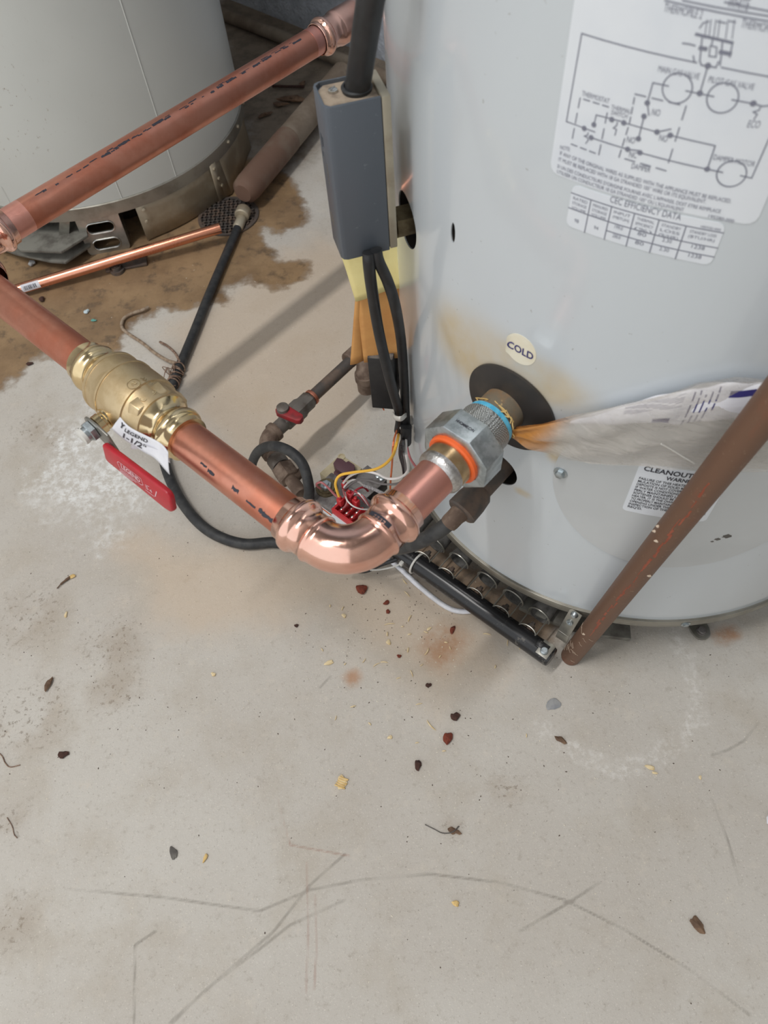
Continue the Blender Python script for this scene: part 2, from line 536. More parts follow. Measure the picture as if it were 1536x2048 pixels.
def stroke(pts, w_, f, step=0.012):
    """flat line of width w_ through 2D points carried onto a surface by f"""
    V = []; Fc = []
    for (x0, y0), (x1, y1) in zip(pts[:-1], pts[1:]):
        L = math.hypot(x1 - x0, y1 - y0)
        if L < 1e-7: continue
        n = max(1, int(L / step)); nx, ny = -(y1 - y0) / L * w_ / 2, (x1 - x0) / L * w_ / 2
        ex, ey = (x1 - x0) / L * w_ / 2, (y1 - y0) / L * w_ / 2
        b = len(V)
        for i in range(n + 1):
            t_ = i / n; x = x0 - ex + (x1 - x0 + 2 * ex) * t_; y = y0 - ey + (y1 - y0 + 2 * ey) * t_
            V += [f(x + nx, y + ny), f(x - nx, y - ny)]
        for i in range(n): Fc.append((b + 2 * i, b + 2 * i + 1, b + 2 * i + 3, b + 2 * i + 2))
    return V, Fc


def ring2d(cx, cy, r, w_, f, n=28):
    return stroke([(cx + r * math.cos(2 * PI * k / n), cy + r * math.sin(2 * PI * k / n)) for k in range(n + 1)], w_, f)


def sheet(poly, f, nx=14, ny=14, th=0.0004):
    """thin sticker: the outline polygon filled with a fan of rings about its centre, carried by f(x, y, off)"""
    cx = sum(p[0] for p in poly) / len(poly); cy = sum(p[1] for p in poly) / len(poly)
    n = len(poly); K = nx; V = []; Fc = []
    for k in range(1, K + 1):
        for x, y in poly: V.append(f(cx + (x - cx) * k / K, cy + (y - cy) * k / K, th))
    V.append(f(cx, cy, th)); ci = len(V) - 1
    for i in range(n): Fc.append((ci, i, (i + 1) % n))
    for k in range(K - 1):
        for i in range(n):
            j = (i + 1) % n; Fc.append((k * n + i, (k + 1) * n + i, (k + 1) * n + j, k * n + j))
    b = len(V)
    for x, y in poly: V.append(f(x, y, 0.0))
    for i in range(n):
        j = (i + 1) % n; Fc.append(((K - 1) * n + i, b + i, b + j, (K - 1) * n + j))
    return V, Fc


def dense(poly, k=6):
    out = []
    for (x0, y0), (x1, y1) in zip(poly, poly[1:] + poly[:1]):
        for i in range(k): out.append((x0 + (x1 - x0) * i / k, y0 + (y1 - y0) * i / k))
    return out


def screw(parent, p, n, r=0.005, hgt=0.004, name='screw', mat='zinc', washer=True):
    n = Vector(n).normalized(); pr = []
    ms = []
    if washer: ms.append(lathe([(0, r * 1.45), (hgt * .3, r * 1.45), (hgt * .3, r)], p, n, 20))
    ms.append(lathe([(0, r), (hgt, r * .92), (hgt * 1.15, r * .6)], p, n, 6))
    return obj(name, cat(*ms), mat, parent)


t = NT('knurled_zinc')
w_ = t.n.new('ShaderNodeTexVoronoi'); w_.inputs['Scale'].default_value = 620; w_.inputs['Randomness'].default_value = 0.15; t.link(t.co, w_.inputs['Vector'])
t.set(color=t.mix(t.ramp(w_.outputs['Distance'], .2, .6), lin((204, 208, 208)), lin((150, 154, 156))), metal=.85, rough=.36)
t.bump(w_.outputs['Distance'], .9, .0015); M['knurl'] = t.m
M['streak'] = pbr('bare_copper_streak', (162, 90, 70), (178, 104, 82), 0.4, 0.7, 60)
M['streak_pale'] = pbr('pale_fleck', (196, 178, 158), None, 0.7)
VSGN, GTILT = 1, -13

# ------------------------------------------------------------------ floor
def px_floor(pts): return np.array([tuple(at(u, v, 0))[:2] for u, v in pts])


def seg_dist(X, Y, pts, closed=False):
    d = np.full(X.shape, 9.0); n = len(pts)
    for i in range(n if closed else n - 1):
        a = pts[i]; b = pts[(i + 1) % n]; ab = b - a; L = max(ab @ ab, 1e-12)
        t_ = np.clip(((X - a[0]) * ab[0] + (Y - a[1]) * ab[1]) / L, 0, 1)
        d = np.minimum(d, np.hypot(X - a[0] - t_ * ab[0], Y - a[1] - t_ * ab[1]))
    return d


def poly_sdf(X, Y, pts):
    d = seg_dist(X, Y, pts, True); ins = np.zeros(X.shape, bool); n = len(pts)
    for i in range(n):
        a = pts[i]; b = pts[(i + 1) % n]
        c_ = ((a[1] > Y) != (b[1] > Y)) & (X < (b[0] - a[0]) * (Y - a[1]) / (b[1] - a[1] + 1e-12) + a[0])
        ins ^= c_
    return np.where(ins, -d, d)


gx = np.concatenate([np.linspace(-5, -1.4, 10)[:-1], np.arange(-1.4, 0.9, 0.0035), np.linspace(0.9, 5, 12)])
gy = np.concatenate([np.linspace(-5, -0.25, 12)[:-1], np.arange(-0.25, 0.6, 0.003), np.arange(0.6, 2.5, 0.007), np.linspace(2.5, 5.0, 7)])
X, Y = np.meshgrid(gx, gy); nx, ny = len(gx), len(gy)
me = bpy.data.meshes.new('floor')
V = np.stack([X.ravel(), Y.ravel(), np.zeros(X.size)], 1)
idx = np.arange(nx * ny).reshape(ny, nx)
Fq = np.stack([idx[:-1, :-1].ravel(), idx[:-1, 1:].ravel(), idx[1:, 1:].ravel(), idx[1:, :-1].ravel()], 1)
me.vertices.add(len(V)); me.vertices.foreach_set('co', V.ravel())
me.loops.add(Fq.size); me.loops.foreach_set('vertex_index', Fq.ravel().astype(np.int32))
me.polygons.add(len(Fq)); me.polygons.foreach_set('loop_start', np.arange(0, Fq.size, 4, dtype=np.int32))
me.update(calc_edges=True)
floor = bpy.data.objects.new('floor', me); COL.objects.link(floor); floor['kind'] = 'structure'
fields = {}
fields['wet'] = poly_sdf(X, Y, px_floor([(-420, 420), (-200, 250), (250, 240), (520, 330), (590, 370), (622, 412), (602, 452), (552, 470), (524, 456), (528, 482),
    (562, 515), (612, 530), (600, 562), (555, 577), (500, 555), (455, 566), (452, 600), (335, 622), (270, 634), (257, 664),
    (237, 700), (170, 704), (81, 714), (20, 762), (-10, 790), (-420, 860)]))
fields['white'] = poly_sdf(X, Y, px_floor([(36, 958), (95, 925), (112, 832), (172, 800), (228, 842), (240, 900), (300, 962), (322, 1010), (250, 1078), (180, 1088), (88, 1052)]))
rp = px_floor([(895, 1288), (880, 1300)])
fields['rust'] = np.minimum(seg_dist(X, Y, rp) / 0.036, np.minimum(seg_dist(X, Y, px_floor([(705, 1357), (706, 1358)])) / 0.016, seg_dist(X, Y, px_floor([(1440, 1276), (1465, 1266)])) / 0.014))
fields['tan'] = np.minimum(poly_sdf(X, Y, px_floor([(230, 1080), (560, 1090), (960, 1180), (1010, 1330), (880, 1420), (640, 1230), (420, 1260), (300, 1230)])),
    poly_sdf(X, Y, px_floor([(340, 660), (640, 470), (740, 500), (730, 800), (640, 930), (520, 970), (400, 840)])))
fields['rusty_dirt_shade'] = poly_sdf(X, Y, px_floor([(800, 1060), (860, 1060), (1000, 1170), (1140, 1230), (1100, 1300), (940, 1210), (820, 1130)]))  # brown dirt below the burner tubes, with the shade there painted in
fields['dirt_shade'] = poly_sdf(X, Y, px_floor([(380, -120), (900, 60), (820, 190), (660, 250), (560, 370), (505, 372), (480, 240)]))  # dusty floor towards the back wall, coloured darker for its shade
fields['smear'] = seg_dist(X, Y, px_floor([(1342, 1255), (1385, 1340), (1398, 1420), (1372, 1480), (1310, 1508), (1240, 1538), (1185, 1520), (1150, 1500), (1090, 1462)]))
sc = [[(137, 1778), (330, 1795), (420, 1808), (520, 1822), (560, 1805), (620, 1780), (720, 1760), (860, 1748), (1000, 1765), (1130, 1800), (1250, 1860), (1380, 1940), (1500, 2030)],
      [(340, 2045), (430, 1965), (530, 1890), (580, 1850), (690, 1800)], [(690, 1708), (620, 1770), (548, 1862), (400, 1990), (345, 2046)],
      [(268, 2045), (270, 1890), (312, 1862)], [(1200, 1765), (1130, 1810), (1040, 1862)], [(1422, 1511), (1456, 1500), (1490, 1480), (1517, 1446)],
      [(1425, 1600), (1455, 1680), (1480, 1770)], [(640, 1375), (662, 1352)]]
fields['scratch'] = np.minimum.reduce([seg_dist(X, Y, px_floor(s)) for s in sc])
fields['redline'] = np.minimum.reduce([seg_dist(X, Y, px_floor(s)) for s in ([(614, 1725), (617, 1850), (612, 1985)], [(630, 1790), (633, 1900), (628, 1980)], [(556, 1600), (580, 1690), (700, 1712)])])
fields['pits'] = np.minimum.reduce([np.hypot(X - p[0], Y - p[1]) / r_ for p, r_ in zip(px_floor([(225, 1290), (60, 1230), (70, 1430), (0, 1440), (230, 1380), (905, 1660), (20, 1650), (30, 1840), (1010, 1580), (120, 880), (60, 860)]),
    (.06, .07, .07, .06, .05, .02, .03, .04, .03, .05, .05))])
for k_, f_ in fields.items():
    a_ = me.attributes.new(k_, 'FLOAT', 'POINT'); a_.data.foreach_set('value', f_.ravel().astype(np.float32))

t = NT('concrete_floor')
n_big = t.noise(2.2, 4, .6); n_mid = t.noise(9, 5, .62, seed=3); n_f = t.noise(60, 5, .7, seed=8); n_ff = t.noise(420, 3, .7, seed=2)
c = t.mix(t.ramp(n_big, .32, .7), lin((189, 182, 173)), lin((200, 195, 187)))
c = t.mix(t.ramp(n_mid, .45, .72, 0, .55), c, lin((180, 170, 156)))
c = t.mix(t.ramp(n_f, .56, .74, 0, .4), c, lin((156, 146, 134)))
c = t.mix(t.ramp(n_ff, .58, .72, 0, .62), c, lin((232, 225, 214)))
c = t.mix(t.ramp(t.noise(150, 5, .75, seed=19), .54, .7, 0, .4), c, lin((150, 140, 128)))
c = t.mix(t.ramp(t.noise(34, 5, .7, seed=23), .55, .7, 0, .35), c, lin((208, 199, 186)))
c = t.mix(t.ramp(t.noise(300, 3, .7, seed=9), .63, .73, 0, .65), c, lin((116, 104, 94)))
edge = t.math('MULTIPLY', t.math('SUBTRACT', n_mid, .5), .16)
# warm tint
f = t.ramp(t.math('ADD', t.attr('tan'), edge), .05, -.05, 0, .45)
c = t.mix(f, c, lin((204, 178, 148)))
# pitted patches
f = t.math('MULTIPLY', t.ramp(t.attr('pits'), 1.25, .3), t.ramp(t.noise(120, 5, .7, (1, 1, 1), seed=4), .55, .62, 0, .6))
c = t.mix(f, c, lin((126, 114, 100)))
f = t.math('MULTIPLY', t.ramp(t.attr('pits'), 1.2, .2), t.ramp(n_mid, .4, .6, 0, .3)); c = t.mix(f, c, lin((146, 126, 104)))
# rust
e2 = t.math('MULTIPLY', t.math('SUBTRACT', t.noise(26, 5, .65, seed=5), .5), 1.6)
f = t.ramp(t.math('ADD', t.attr('rust'), e2), 1.4, .1, 0, .8); f = t.math('MULTIPLY', f, t.ramp(t.noise(38, 5, .7, seed=15), .3, .6, .3, 1)); c = t.mix(f, c, lin((176, 132, 98)))
# efflorescence
e3 = t.math('MULTIPLY', t.math('SUBTRACT', t.noise(16, 6, .7, seed=6), .5), .2)
f = t.math('MULTIPLY', t.ramp(t.math('ADD', t.attr('white'), e3), .022, -.04), t.math('MULTIPLY', t.ramp(t.noise(70, 6, .75, seed=1), .40, .62, .12, .95), t.ramp(t.noise(11, 4, .6, seed=31), .38, .6, .3, 1.0)))
c = t.mix(f, c, lin((232, 232, 230)))
f = t.ramp(t.math('ADD', t.attr('smear'), t.math('MULTIPLY', t.math('SUBTRACT', t.noise(34, 5, .7, seed=4), .5), .07)), .022, .0)
f = t.math('MULTIPLY', f, t.ramp(t.noise(110, 4, .7, seed=5), .42, .66, .05, .5)); c = t.mix(f, c, lin((230, 227, 222)))
f = t.ramp(t.math('ADD', t.attr('dirt_shade'), t.math('MULTIPLY', t.math('SUBTRACT', n_mid, .5), .3)), 0.08, -.06, 0, .9); c = t.mix(f, c, t.mix(t.ramp(t.noise(18, 5, .7, seed=33), .4, .65), lin((124, 110, 94)), lin((96, 82, 68))))
f = t.ramp(t.math('ADD', t.attr('rusty_dirt_shade'), t.math('MULTIPLY', t.math('SUBTRACT', n_f, .5), .05)), .02, -.02, 0, .85); c = t.mix(f, c, t.mix(t.ramp(t.noise(30, 5, .7, seed=35), .4, .65), lin((144, 118, 92)), lin((112, 94, 76))))
# wet, mineral-brown area round the drain
fs = t.math('ADD', t.attr('wet'), t.math('MULTIPLY', t.math('SUBTRACT', t.noise(14, 5, .6, seed=12), .5), .12))
wet = t.ramp(fs, .012, -.012)
wc = t.mix(t.ramp(t.noise(7, 5, .65, seed=21), .35, .65), lin((124, 96, 64)), lin((154, 124, 88)))
wc = t.mix(t.ramp(t.noise(24, 5, .7, seed=22), .5, .68, 0, .75), wc, lin((78, 60, 42)))
c = t.mix(t.math('MULTIPLY', wet, .93), c, wc)
c = t.mix(t.math('MULTIPLY', t.ramp(t.math('ABSOLUTE', fs), .014, .0), .3), c, lin((104, 80, 56)))
# scratches
sn = t.ramp(t.noise(14, 4, .6, seed=14), .35, .62, .15, .7)
f = t.math('MULTIPLY', t.ramp(t.attr('scratch'), .0030, .0004), t.math('MULTIPLY', sn, .8)); c = t.mix(f, c, lin((124, 117, 108)))
f = t.math('MULTIPLY', t.ramp(t.attr('redline'), .0026, .0006, 0, .5), sn); c = t.mix(f, c, lin((150, 96, 76)))
rough = t.math('SUBTRACT', t.ramp(n_f, .3, .7, .72, .86), t.math('MULTIPLY', wet, .32))
t.set(color=c, rough=rough, spec=.4)
hgt = t.math('ADD', t.math('MULTIPLY', n_f, .5), t.math('MULTIPLY', n_ff, .25))
t.bump(hgt, .6, .002)
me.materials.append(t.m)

# ------------------------------------------------------------------ walls and ceiling
def wall(name, d0, lo, hi, z1, axis_n, axis_t, th=.18, mat='wall'):
    c_ = axis_n * (d0 + th / 2) + axis_t * ((lo + hi) / 2) + UPZ * (z1 / 2 - .02)
    o = obj(name, box(c_, axis_n, axis_t, UPZ, th, hi - lo, z1 + .04), mat, smooth=False); o['kind'] = 'structure'
    return o


WALL_D = 1.56
wall('wall_back', WALL_D, -2.6, 2.9, 6.7, DP, DL)
wall('wall_left', 2.35, -1.6, WALL_D, 6.7, DL, DP, mat='wall_in')
wall('wall_right', 1.75, -WALL_D, 1.9, 6.7, -DL, -DP, mat='wall_in')
co = obj('ceiling', box(DP * -.40 + DL * .1 + UPZ * 6.76, DP, DL, UPZ, 4.3, 5.2, .12), 'wall_in', smooth=False); co['kind'] = 'structure'

# ------------------------------------------------------------------ near water heater
H1 = 1.72
wh = thing('water_heater', 'large glossy white tank at right carrying a wiring diagram label', 'water heater', (TC.x, TC.y, 0))
RIM_T, RIM_B = 0.1277, 0.1103
# jacket, fine near the fittings
nA = 220
zs = sorted(set([RIM_B + .004] + list(np.linspace(.13, .8, 120)) + list(np.linspace(.82, H1, 12))))
V = []; Fc = []
for z in zs:
    for k in range(nA):
        a = 2 * PI * k / nA; V.append((TC.x + TR * math.cos(a), TC.y + TR * math.sin(a), z))
for i in range(len(zs) - 1):
    for k in range(nA):
        k2 = (k + 1) % nA; Fc.append((i * nA + k, i * nA + k2, (i + 1) * nA + k2, (i + 1) * nA + k))
Fc.append(tuple(reversed(range(nA)))); Fc.append(tuple((len(zs) - 1) * nA + k for k in range(nA)))
jacket = obj('jacket', (V, Fc), 'jacket', wh)


def radial_plug(a, z, r, sx=1.0, deep=.05, n=36):
    th = a / TR; nrm = Vector((math.cos(th), math.sin(th), 0)); tg = Vector((-nrm.y, nrm.x, 0))
    poly = [(r * sx * math.cos(2 * PI * k / n), r * math.sin(2 * PI * k / n)) for k in range(n)]
    return prism(poly, tp(a, z, -deep), tg, UPZ, nrm, deep + .02)


H_THERM = (-1.0170, .5755, .0285); H_DRAIN = (-.8335, .3545, .0245)
a_s, z_s = on_tank(906, 466)
cut(jacket, [radial_plug(*H_THERM), radial_plug(*H_DRAIN), radial_plug(a_s, z_s, .0105, .3)])
jm = jacket.data
an = jm.attributes.new('stain', 'FLOAT', 'POINT')
S = [(*on_tank(955, 700), .06, .05, .8), (*on_tank(1085, 765), .055, .03, .9), (*on_tank(980, 735), .04, .02, 1.0), (*on_tank(1135, 890), .022, .02, 1.1),
     (*on_tank(900, 690), .05, .05, .4), (*on_tank(1115, 905), .012, .02, 1.0), (*on_tank(1045, 985), .012, .008, .9)]
vals = []
for v in jm.vertices:
    th = math.atan2(v.co.y, v.co.x); a = th * TR
    vals.append(min(1.0, sum(s[4] * math.exp(-((a - s[0]) / s[2]) ** 2 - ((v.co.z - s[1]) / s[3]) ** 2) for s in S)))
an.data.foreach_set('value', vals)
for (a, z, r_), sx in ((H_THERM, 1), (H_DRAIN, 1), ((a_s, z_s, .0105), .3)):
    th = a / TR; nrm = Vector((math.cos(th), math.sin(th), 0)); tg = Vector((-nrm.y, nrm.x, 0))
    n_ = 30; V = []; Fc = []
    for dpt in (-.0012, -.045):
        for k in range(n_):
            p = tp(a + r_ * sx * .985 * math.cos(2 * PI * k / n_), z + r_ * .985 * math.sin(2 * PI * k / n_), dpt); V.append(p)
    for k in range(n_): Fc.append((k, (k + 1) % n_, n_ + (k + 1) % n_, n_ + k))
    Fc.append(tuple(range(n_, 2 * n_)))
    obj('hole_lining', (V, Fc), 'hole', wh)
# rim band round the foot of the jacket, with a rolled upper lip
prof = [(RIM_B, TR - .012), (RIM_B, TR + .0022), (RIM_B + .002, TR + .0034), (RIM_T - .003, TR + .0034), (RIM_T - .0008, TR + .0030), (RIM_T, TR + .0016), (RIM_T, TR - .002)]
rim = obj('rim_band', lathe(prof, Vector((TC.x, TC.y, 0)), UPZ, 180, caps=False), 'band', wh, ang=50)
obj('rim_lip', tube([(TC.x + (TR + .003) * math.cos(2 * PI * k / 160), TC.y + (TR + .003) * math.sin(2 * PI * k / 160), RIM_T - .0006) for k in range(160)], .0011, 8, closed=True), 'band', rim)
obj('tank_bottom', lathe([(RIM_B, .0), (RIM_B, TR - .004), (RIM_B - .03, TR - .03), (RIM_B - .03, .0)], Vector((TC.x, TC.y, 0)), UPZ, 90, caps=False), 'pan', wh)


def outn(a): return Vector((math.cos(a / TR), math.sin(a / TR), 0))


for u, v in ((1375, 1244), (1213, 1228)):
    a, z = on_tank(u, v, .004); z = (RIM_T + RIM_B) / 2
    screw(rim, tp(a, z, .0034), outn(a), .0042, .003)
for u, v in ((818, 838),):
    a, z = on_tank(u, v); screw(wh, tp(a, z, 0), outn(a), .0045, .005)
# clean-out plate
CA, CZ, CR = -.6341, .4098, .1351
poly = [(CA + CR * math.cos(2 * PI * k / 96), CZ + CR * math.sin(2 * PI * k / 96)) for k in range(96)]
cover = obj('cleanout_plate', sheet(poly, lambda x, y, o: tp(x, y, o * 5 + .0002), 14), 'cover', wh)
a, z = on_tank(1123, 942); screw(cover, tp(a, z, .002), outn(a), .0052, .0055)
for da, dz in ((.118, .02), (0.01, .124)): screw(cover, tp(CA + da, CZ + dz, .002), outn(CA + da), .0052, .0055)


def tpo(off): return lambda x, y: tp(x, y, off)


# wiring diagram label -------------------------------------------------
def q6(X_, Y_): return on_tank(1040 + X_ / 3.097, Y_ / 3.097)


aL, zB = on_tank(1100, 341)[0], on_tank(1100, 343)[1]
aR = on_tank(1490, 452)[0] + .006; zT = .96
lw, lh = aR - aL, zT - zB
poly = [(aL + lw / 2 + x, zB + lh / 2 + y) for x, y in dense(rrect(lw, lh, .007, 3), 5)]
lab = obj('wiring_label', sheet(poly, lambda x, y, o: tp(x, y, o), 12), 'label', wh)
f = tpo(.0006)
LN = .0008
ms = []


def L(pts, w_=LN): ms.append(stroke([q6(*p) for p in pts], w_, f))


L([(290, 750), (385, 205), (1095, 385)])
L([(1250, 415), (1560, 475)]); L([(1165, 405), (1115, 575)])
L([(1115, 375), (1125, 400), (1215, 415), (1230, 380)])
L([(1095, 210), (1315, 262)], .0016); L([(1130, 220), (1120, 330)]); L([(1195, 235), (1190, 270)]); L([(1255, 250), (1248, 340)]); L([(1318, 262), (1300, 350)])
for xx in (1160, 1185, 1215, 1240, 1290, 1330): L([(xx, 120), (xx - 15, 235)], .0005)
L([(1115, 170), (1135, 140), (1170, 130)], .0007); L([(1225, 130), (1275, 140)], .0007); L([(1300, 128), (1335, 135)], .0007)
L([(1010, 265), (1050, 270), (1085, 280)]); L([(1120, 295), (1150, 300)], .0022); L([(1245, 320), (1300, 330)], .0022)
L([(1120, 330), (1115, 375)]); L([(1248, 340), (1240, 400)]); L([(1180, 280), (1220, 290), (1215, 350), (1172, 345), (1180, 280)], .0007)
L([(1075, 345), (1080, 375)], .0008)
L([(790, 635), (825, 510), (920, 530)]); L([(1030, 560), (1200, 595)]); L([(1315, 615), (1450, 640), (1500, 655), (1560, 650)])
for cx, cy in ((975, 545), (1255, 605), (1310, 1075)):
    a, z = q6(cx, cy); ms.append(ring2d(a, z, .0086, LN, f))
for cx, cy in ((790, 635), (770, 718), (735, 857), (1115, 575), (1165, 405), (570, 738), (645, 758), (400, 793), (460, 770), (443, 850), (850, 815), (932, 835), (668, 922), (745, 943), (1160, 1045), (1445, 638)):
    a, z = q6(cx, cy); ms.append(ring2d(a, z, .0008, .0016, f, 10))
L([(790, 635), (800, 710)]); L([(770, 718), (735, 857)])
L([(290, 750), (465, 815)]); L([(460, 770), (475, 710), (625, 748)]); L([(645, 758), (850, 815), (935, 797)]); L([(932, 835), (1210, 900), (1160, 1045)])
L([(443, 850), (668, 922), (735, 930)]); L([(745, 943), (1160, 1045), (1255, 1065)]); L([(1368, 1085), (1435, 1100), (1545, 850)])
for pts in ([(425, 820), (420, 835), (400, 840), (420, 850), (425, 865), (410, 885)], [(605, 755), (600, 775), (580, 790), (600, 800), (590, 835)], [(1490, 660), (1480, 680), (1445, 690), (1470, 705), (1450, 735)]): L(pts, .0007)


def dash(pts):
    for p, q in zip(pts[:-1], pts[1:]):
        n = 9
        for i in range(n):
            if i % 3 == 2: continue
            L([(p[0] + (q[0] - p[0]) * i / n, p[1] + (q[1] - p[1]) * i / n), (p[0] + (q[0] - p[0]) * (i + .85) / n, p[1] + (q[1] - p[1]) * (i + .85) / n)], .0008)


dash([(375, 605), (320, 890), (490, 955), (550, 660), (375, 605)]); dash([(715, 580), (1030, 655), (905, 1055), (615, 970), (680, 760), (715, 580)])


def T6(s, x0, y0, x1, y1, size, **k):
    (a0, z0), (a1, z1) = q6(x0, y0), q6(x1, y1)
    sl = (z1 - z0) / (a1 - a0)
    ms.append(fit_text(s, 0, 0, a1 - a0, size, lambda x, y: f(a0 + x, z0 + sl * x + y), **k))


T6('THERMOPILE 2', 890, 68, 1125, 115, .0062); T6('THERMOPILE 1', 1365, 165, 1600, 210, .0062)
T6('WHITE', 1280, 45, 1410, 62, .008)
L([(900, 0), (1560, 132)]); L([(1010, 0), (1560, 100)], .0008); L([(1270, 10), (1560, 70)], .0008)
T6('MAIN GAS VALVE', 855, 440, 1108, 490, .0050); T6('PILOT GAS VALVE', 1165, 505, 1445, 555, .0050)
T6('THERMOSTAT', 385, 588, 553, 640, .0044); T6('THERMAL', 565, 672, 685, 703, .0040); T6('SWITCH', 565, 706, 665, 732, .0040)
T6('NO', 815, 710, 865, 718, .006); T6('NO', 860, 868, 910, 878, .006); T6('NO', 660, 878, 710, 888, .006); T6('NC', 675, 970, 722, 978, .006)
T6('DAMPER', 690, 1040, 805, 1065, .0058); T6('DAMPER MOTOR', 1195, 985, 1450, 1030, .0050); T6('ECO', 1405, 785, 1480, 790, .0062)
T6('NOTE:', 250, 920, 312, 935, .004)
T6('IF ANY OF THE ORIGINAL WIRES AS SUPPLIED WITH THE APPLIANCE MUST BE REPLACED,', 248, 955, 1305, 1255, .0040)
T6('IT MUST BE REPLACED WITH 18 GA STRANDED 105\u00b0 WIRE OR ITS EQUIVALENT.', 240, 993, 1150, 1258, .0040)
T6("SI UN DES CONDUCTEURS D'ORIGINE FOURNIS AVEC L'APPAREIL DOIT ETRE REMPLACE", 232, 1035, 1240, 1318, .0038)
T6("UTILISER UN CONDUCTEUR 18 GA STRANDED 105\u00b0 OU L'EQUIVALENT", 230, 1068, 1012, 1308, .0038)
T6('195280-000', 1165, 1345, 1322, 1378, .0036)
obj('print', cat(*ms), 'ink', lab, smooth=False)

# efficiency label ------------------------------------------------------
aL, zB2 = q6(285, 1390); aR2, zr = q6(1180, 1645); zt2 = q6(335, 1140)[1]
zB2 = (zB2 + zr) / 2; lw, lh = aR2 - aL, zt2 - zB2
poly = [(aL + lw / 2 + x, zB2 + lh / 2 + y) for x, y in dense(rrect(lw, lh, .005, 3), 5)]
lab = obj('efficiency_label', sheet(poly, lambda x, y, o: tp(x, y, o), 8), 'label', wh)
ms = []
hx = [aL + lw * k for k in (0, .145, .29, .445, .605, .775, 1.0)]
zz = [zB2 + lh * k for k in (0, .22, .44, .80)]
ms += [stroke([(aL, zz[3]), (aL + lw, zz[3])], .0008, f), stroke([(aL, zz[2]), (aL + lw, zz[2])], .0008, f), stroke([(hx[2], zz[1]), (aL + lw, zz[1])], .0008, f)]
for x in hx[1:-1]: ms.append(stroke([(x, zB2), (x, zz[3])], .0008, f))


def TL(s, x, z, w_, size, **k): ms.append(fit_text(s, x, z, w_, size, f, **k))


TL('CEC EFFICIENCY DATA', aL + lw * .27, zz[3] + .003, lw * .46, .0070)
TL('185930-000', aL + lw * .86, zz[3] + .001, lw * .12, .0026)
for i, (tt, rows) in enumerate(((('RATED', 'STORAGE', 'VOLUME'), ('98',)), (('MEASURED', 'STORAGE', 'VOLUME'), ('94',)), (('INPUT', '(MBTUH)'), ('199.0', '200.0')),
                               (('THERMAL', 'EFFICIENCY', '(%)'), ('80', '80')), (('STANDBY', 'LOSS', '(%/HR)'), ('2.30', '2.30')), (('STANDBY LOSS', '(BTU/HR)'), ('1238', '1238')))):
    x0, x1 = hx[i], hx[i + 1]
    for k, s in enumerate(tt): TL(s, x0 + (x1 - x0) * .14, zz[3] - .0043 - .0038 * k, (x1 - x0) * .72, .0032)
    if len(rows) == 1: TL(rows[0], x0 + (x1 - x0) * .4, zz[1] - .002, (x1 - x0) * .22, .0042)
    else:
        for s, zc in zip(rows, (zz[1], zz[0])): TL(s, x0 + (x1 - x0) * .32, zc + .0038, (x1 - x0) * .36, .0042)
obj('print', cat(*ms), 'ink', lab, smooth=False)

# cold sticker: left edge torn back to a fold
ca, cz, cr = -.8273, .5478, .0172
poly = [(max(ca + cr * math.cos(2 * PI * k / 40), ca - .0145), cz + cr * math.sin(2 * PI * k / 40)) for k in range(40)]
lab = obj('cold_sticker', sheet(poly, lambda x, y, o: tp(x, y, o + (.0022 * max(0, (ca - .009 - x) / .0055) ** 2)), 8), 'label_cream', wh)
obj('print', fit_text('COLD', ca - .0135, cz - .0042, .028, .0118, lambda x, y: tp(x, y, .0009 + .0022 * max(0, (ca - .009 - x) / .0055) ** 2), bold=.015), 'ink_navy', lab, smooth=False)

# clean-out warning label ----------------------------------------------
al_, zt_ = on_tank(1286, 923); a2, z2 = on_tank(1241, 1012); a3, z3 = on_tank(1404, 1041); a4, z4 = on_tank(1470, 946)
aL = (al_ + a2) / 2; aR = (a3 + a4) / 2; zT_ = (zt_ + z4) / 2 + .001; zB_ = (z2 + z3) / 2
lw, lh = aR - aL, zT_ - zB_
poly = [(aL + lw / 2 + x, zB_ + lh / 2 + y) for x, y in dense(rrect(lw, lh, .005, 3), 4)]
lab = obj('warning_label', sheet(poly, lambda x, y, o: tp(x, y, o + .0022), 8), 'label', wh)
f = tpo(.0030); ms = []
TL('CLEANOUT COVER', aL + lw * .06, zT_ - lh * .125, lw * .9, lh * .118, bold=.02)
TL('WARNING', aL + lw * .33, zT_ - lh * .225, lw * .36, lh * .098, bold=.02)
rows = ['FAILURE OF THIS HEATER DUE TO ACCU-', 'MULATION OF SOLID MATERIAL OR LIME', 'DEPOSITS IS NOT COVERED BY WARRANTY.', 'IF WATER CONDITIONS WARRANT, A PRO-',
        'PERLY MAINTAINED LIME INHIBITOR OR', 'SOFTENER SHOULD BE INSTALLED ON THIS', "HEATER. IT IS THE OWNER'S RESPONSIBILITY", 'TO PROPERLY MAINTAIN THE HEATER AND THE',
        'OPENING UNDER THIS COVER ALLOWS', 'INSPECTION OF THE TANK INTERIOR AS']
for k, s in enumerate(rows): TL(s, aL + lw * .05, zT_ - lh * (.305 + .0605 * k), lw * (.9 if len(s) > 33 else .84), lh * .062, bold=.012)
TL("REQ'D.", aL + lw * .05, zT_ - lh * (.305 + .605), lw * .17, lh * .062, bold=.012)
TL('185372', aL + lw * .78, zB_ + lh * .035, lw * .14, lh * .04)
obj('print', cat(*ms), 'ink_dk', lab, smooth=False)
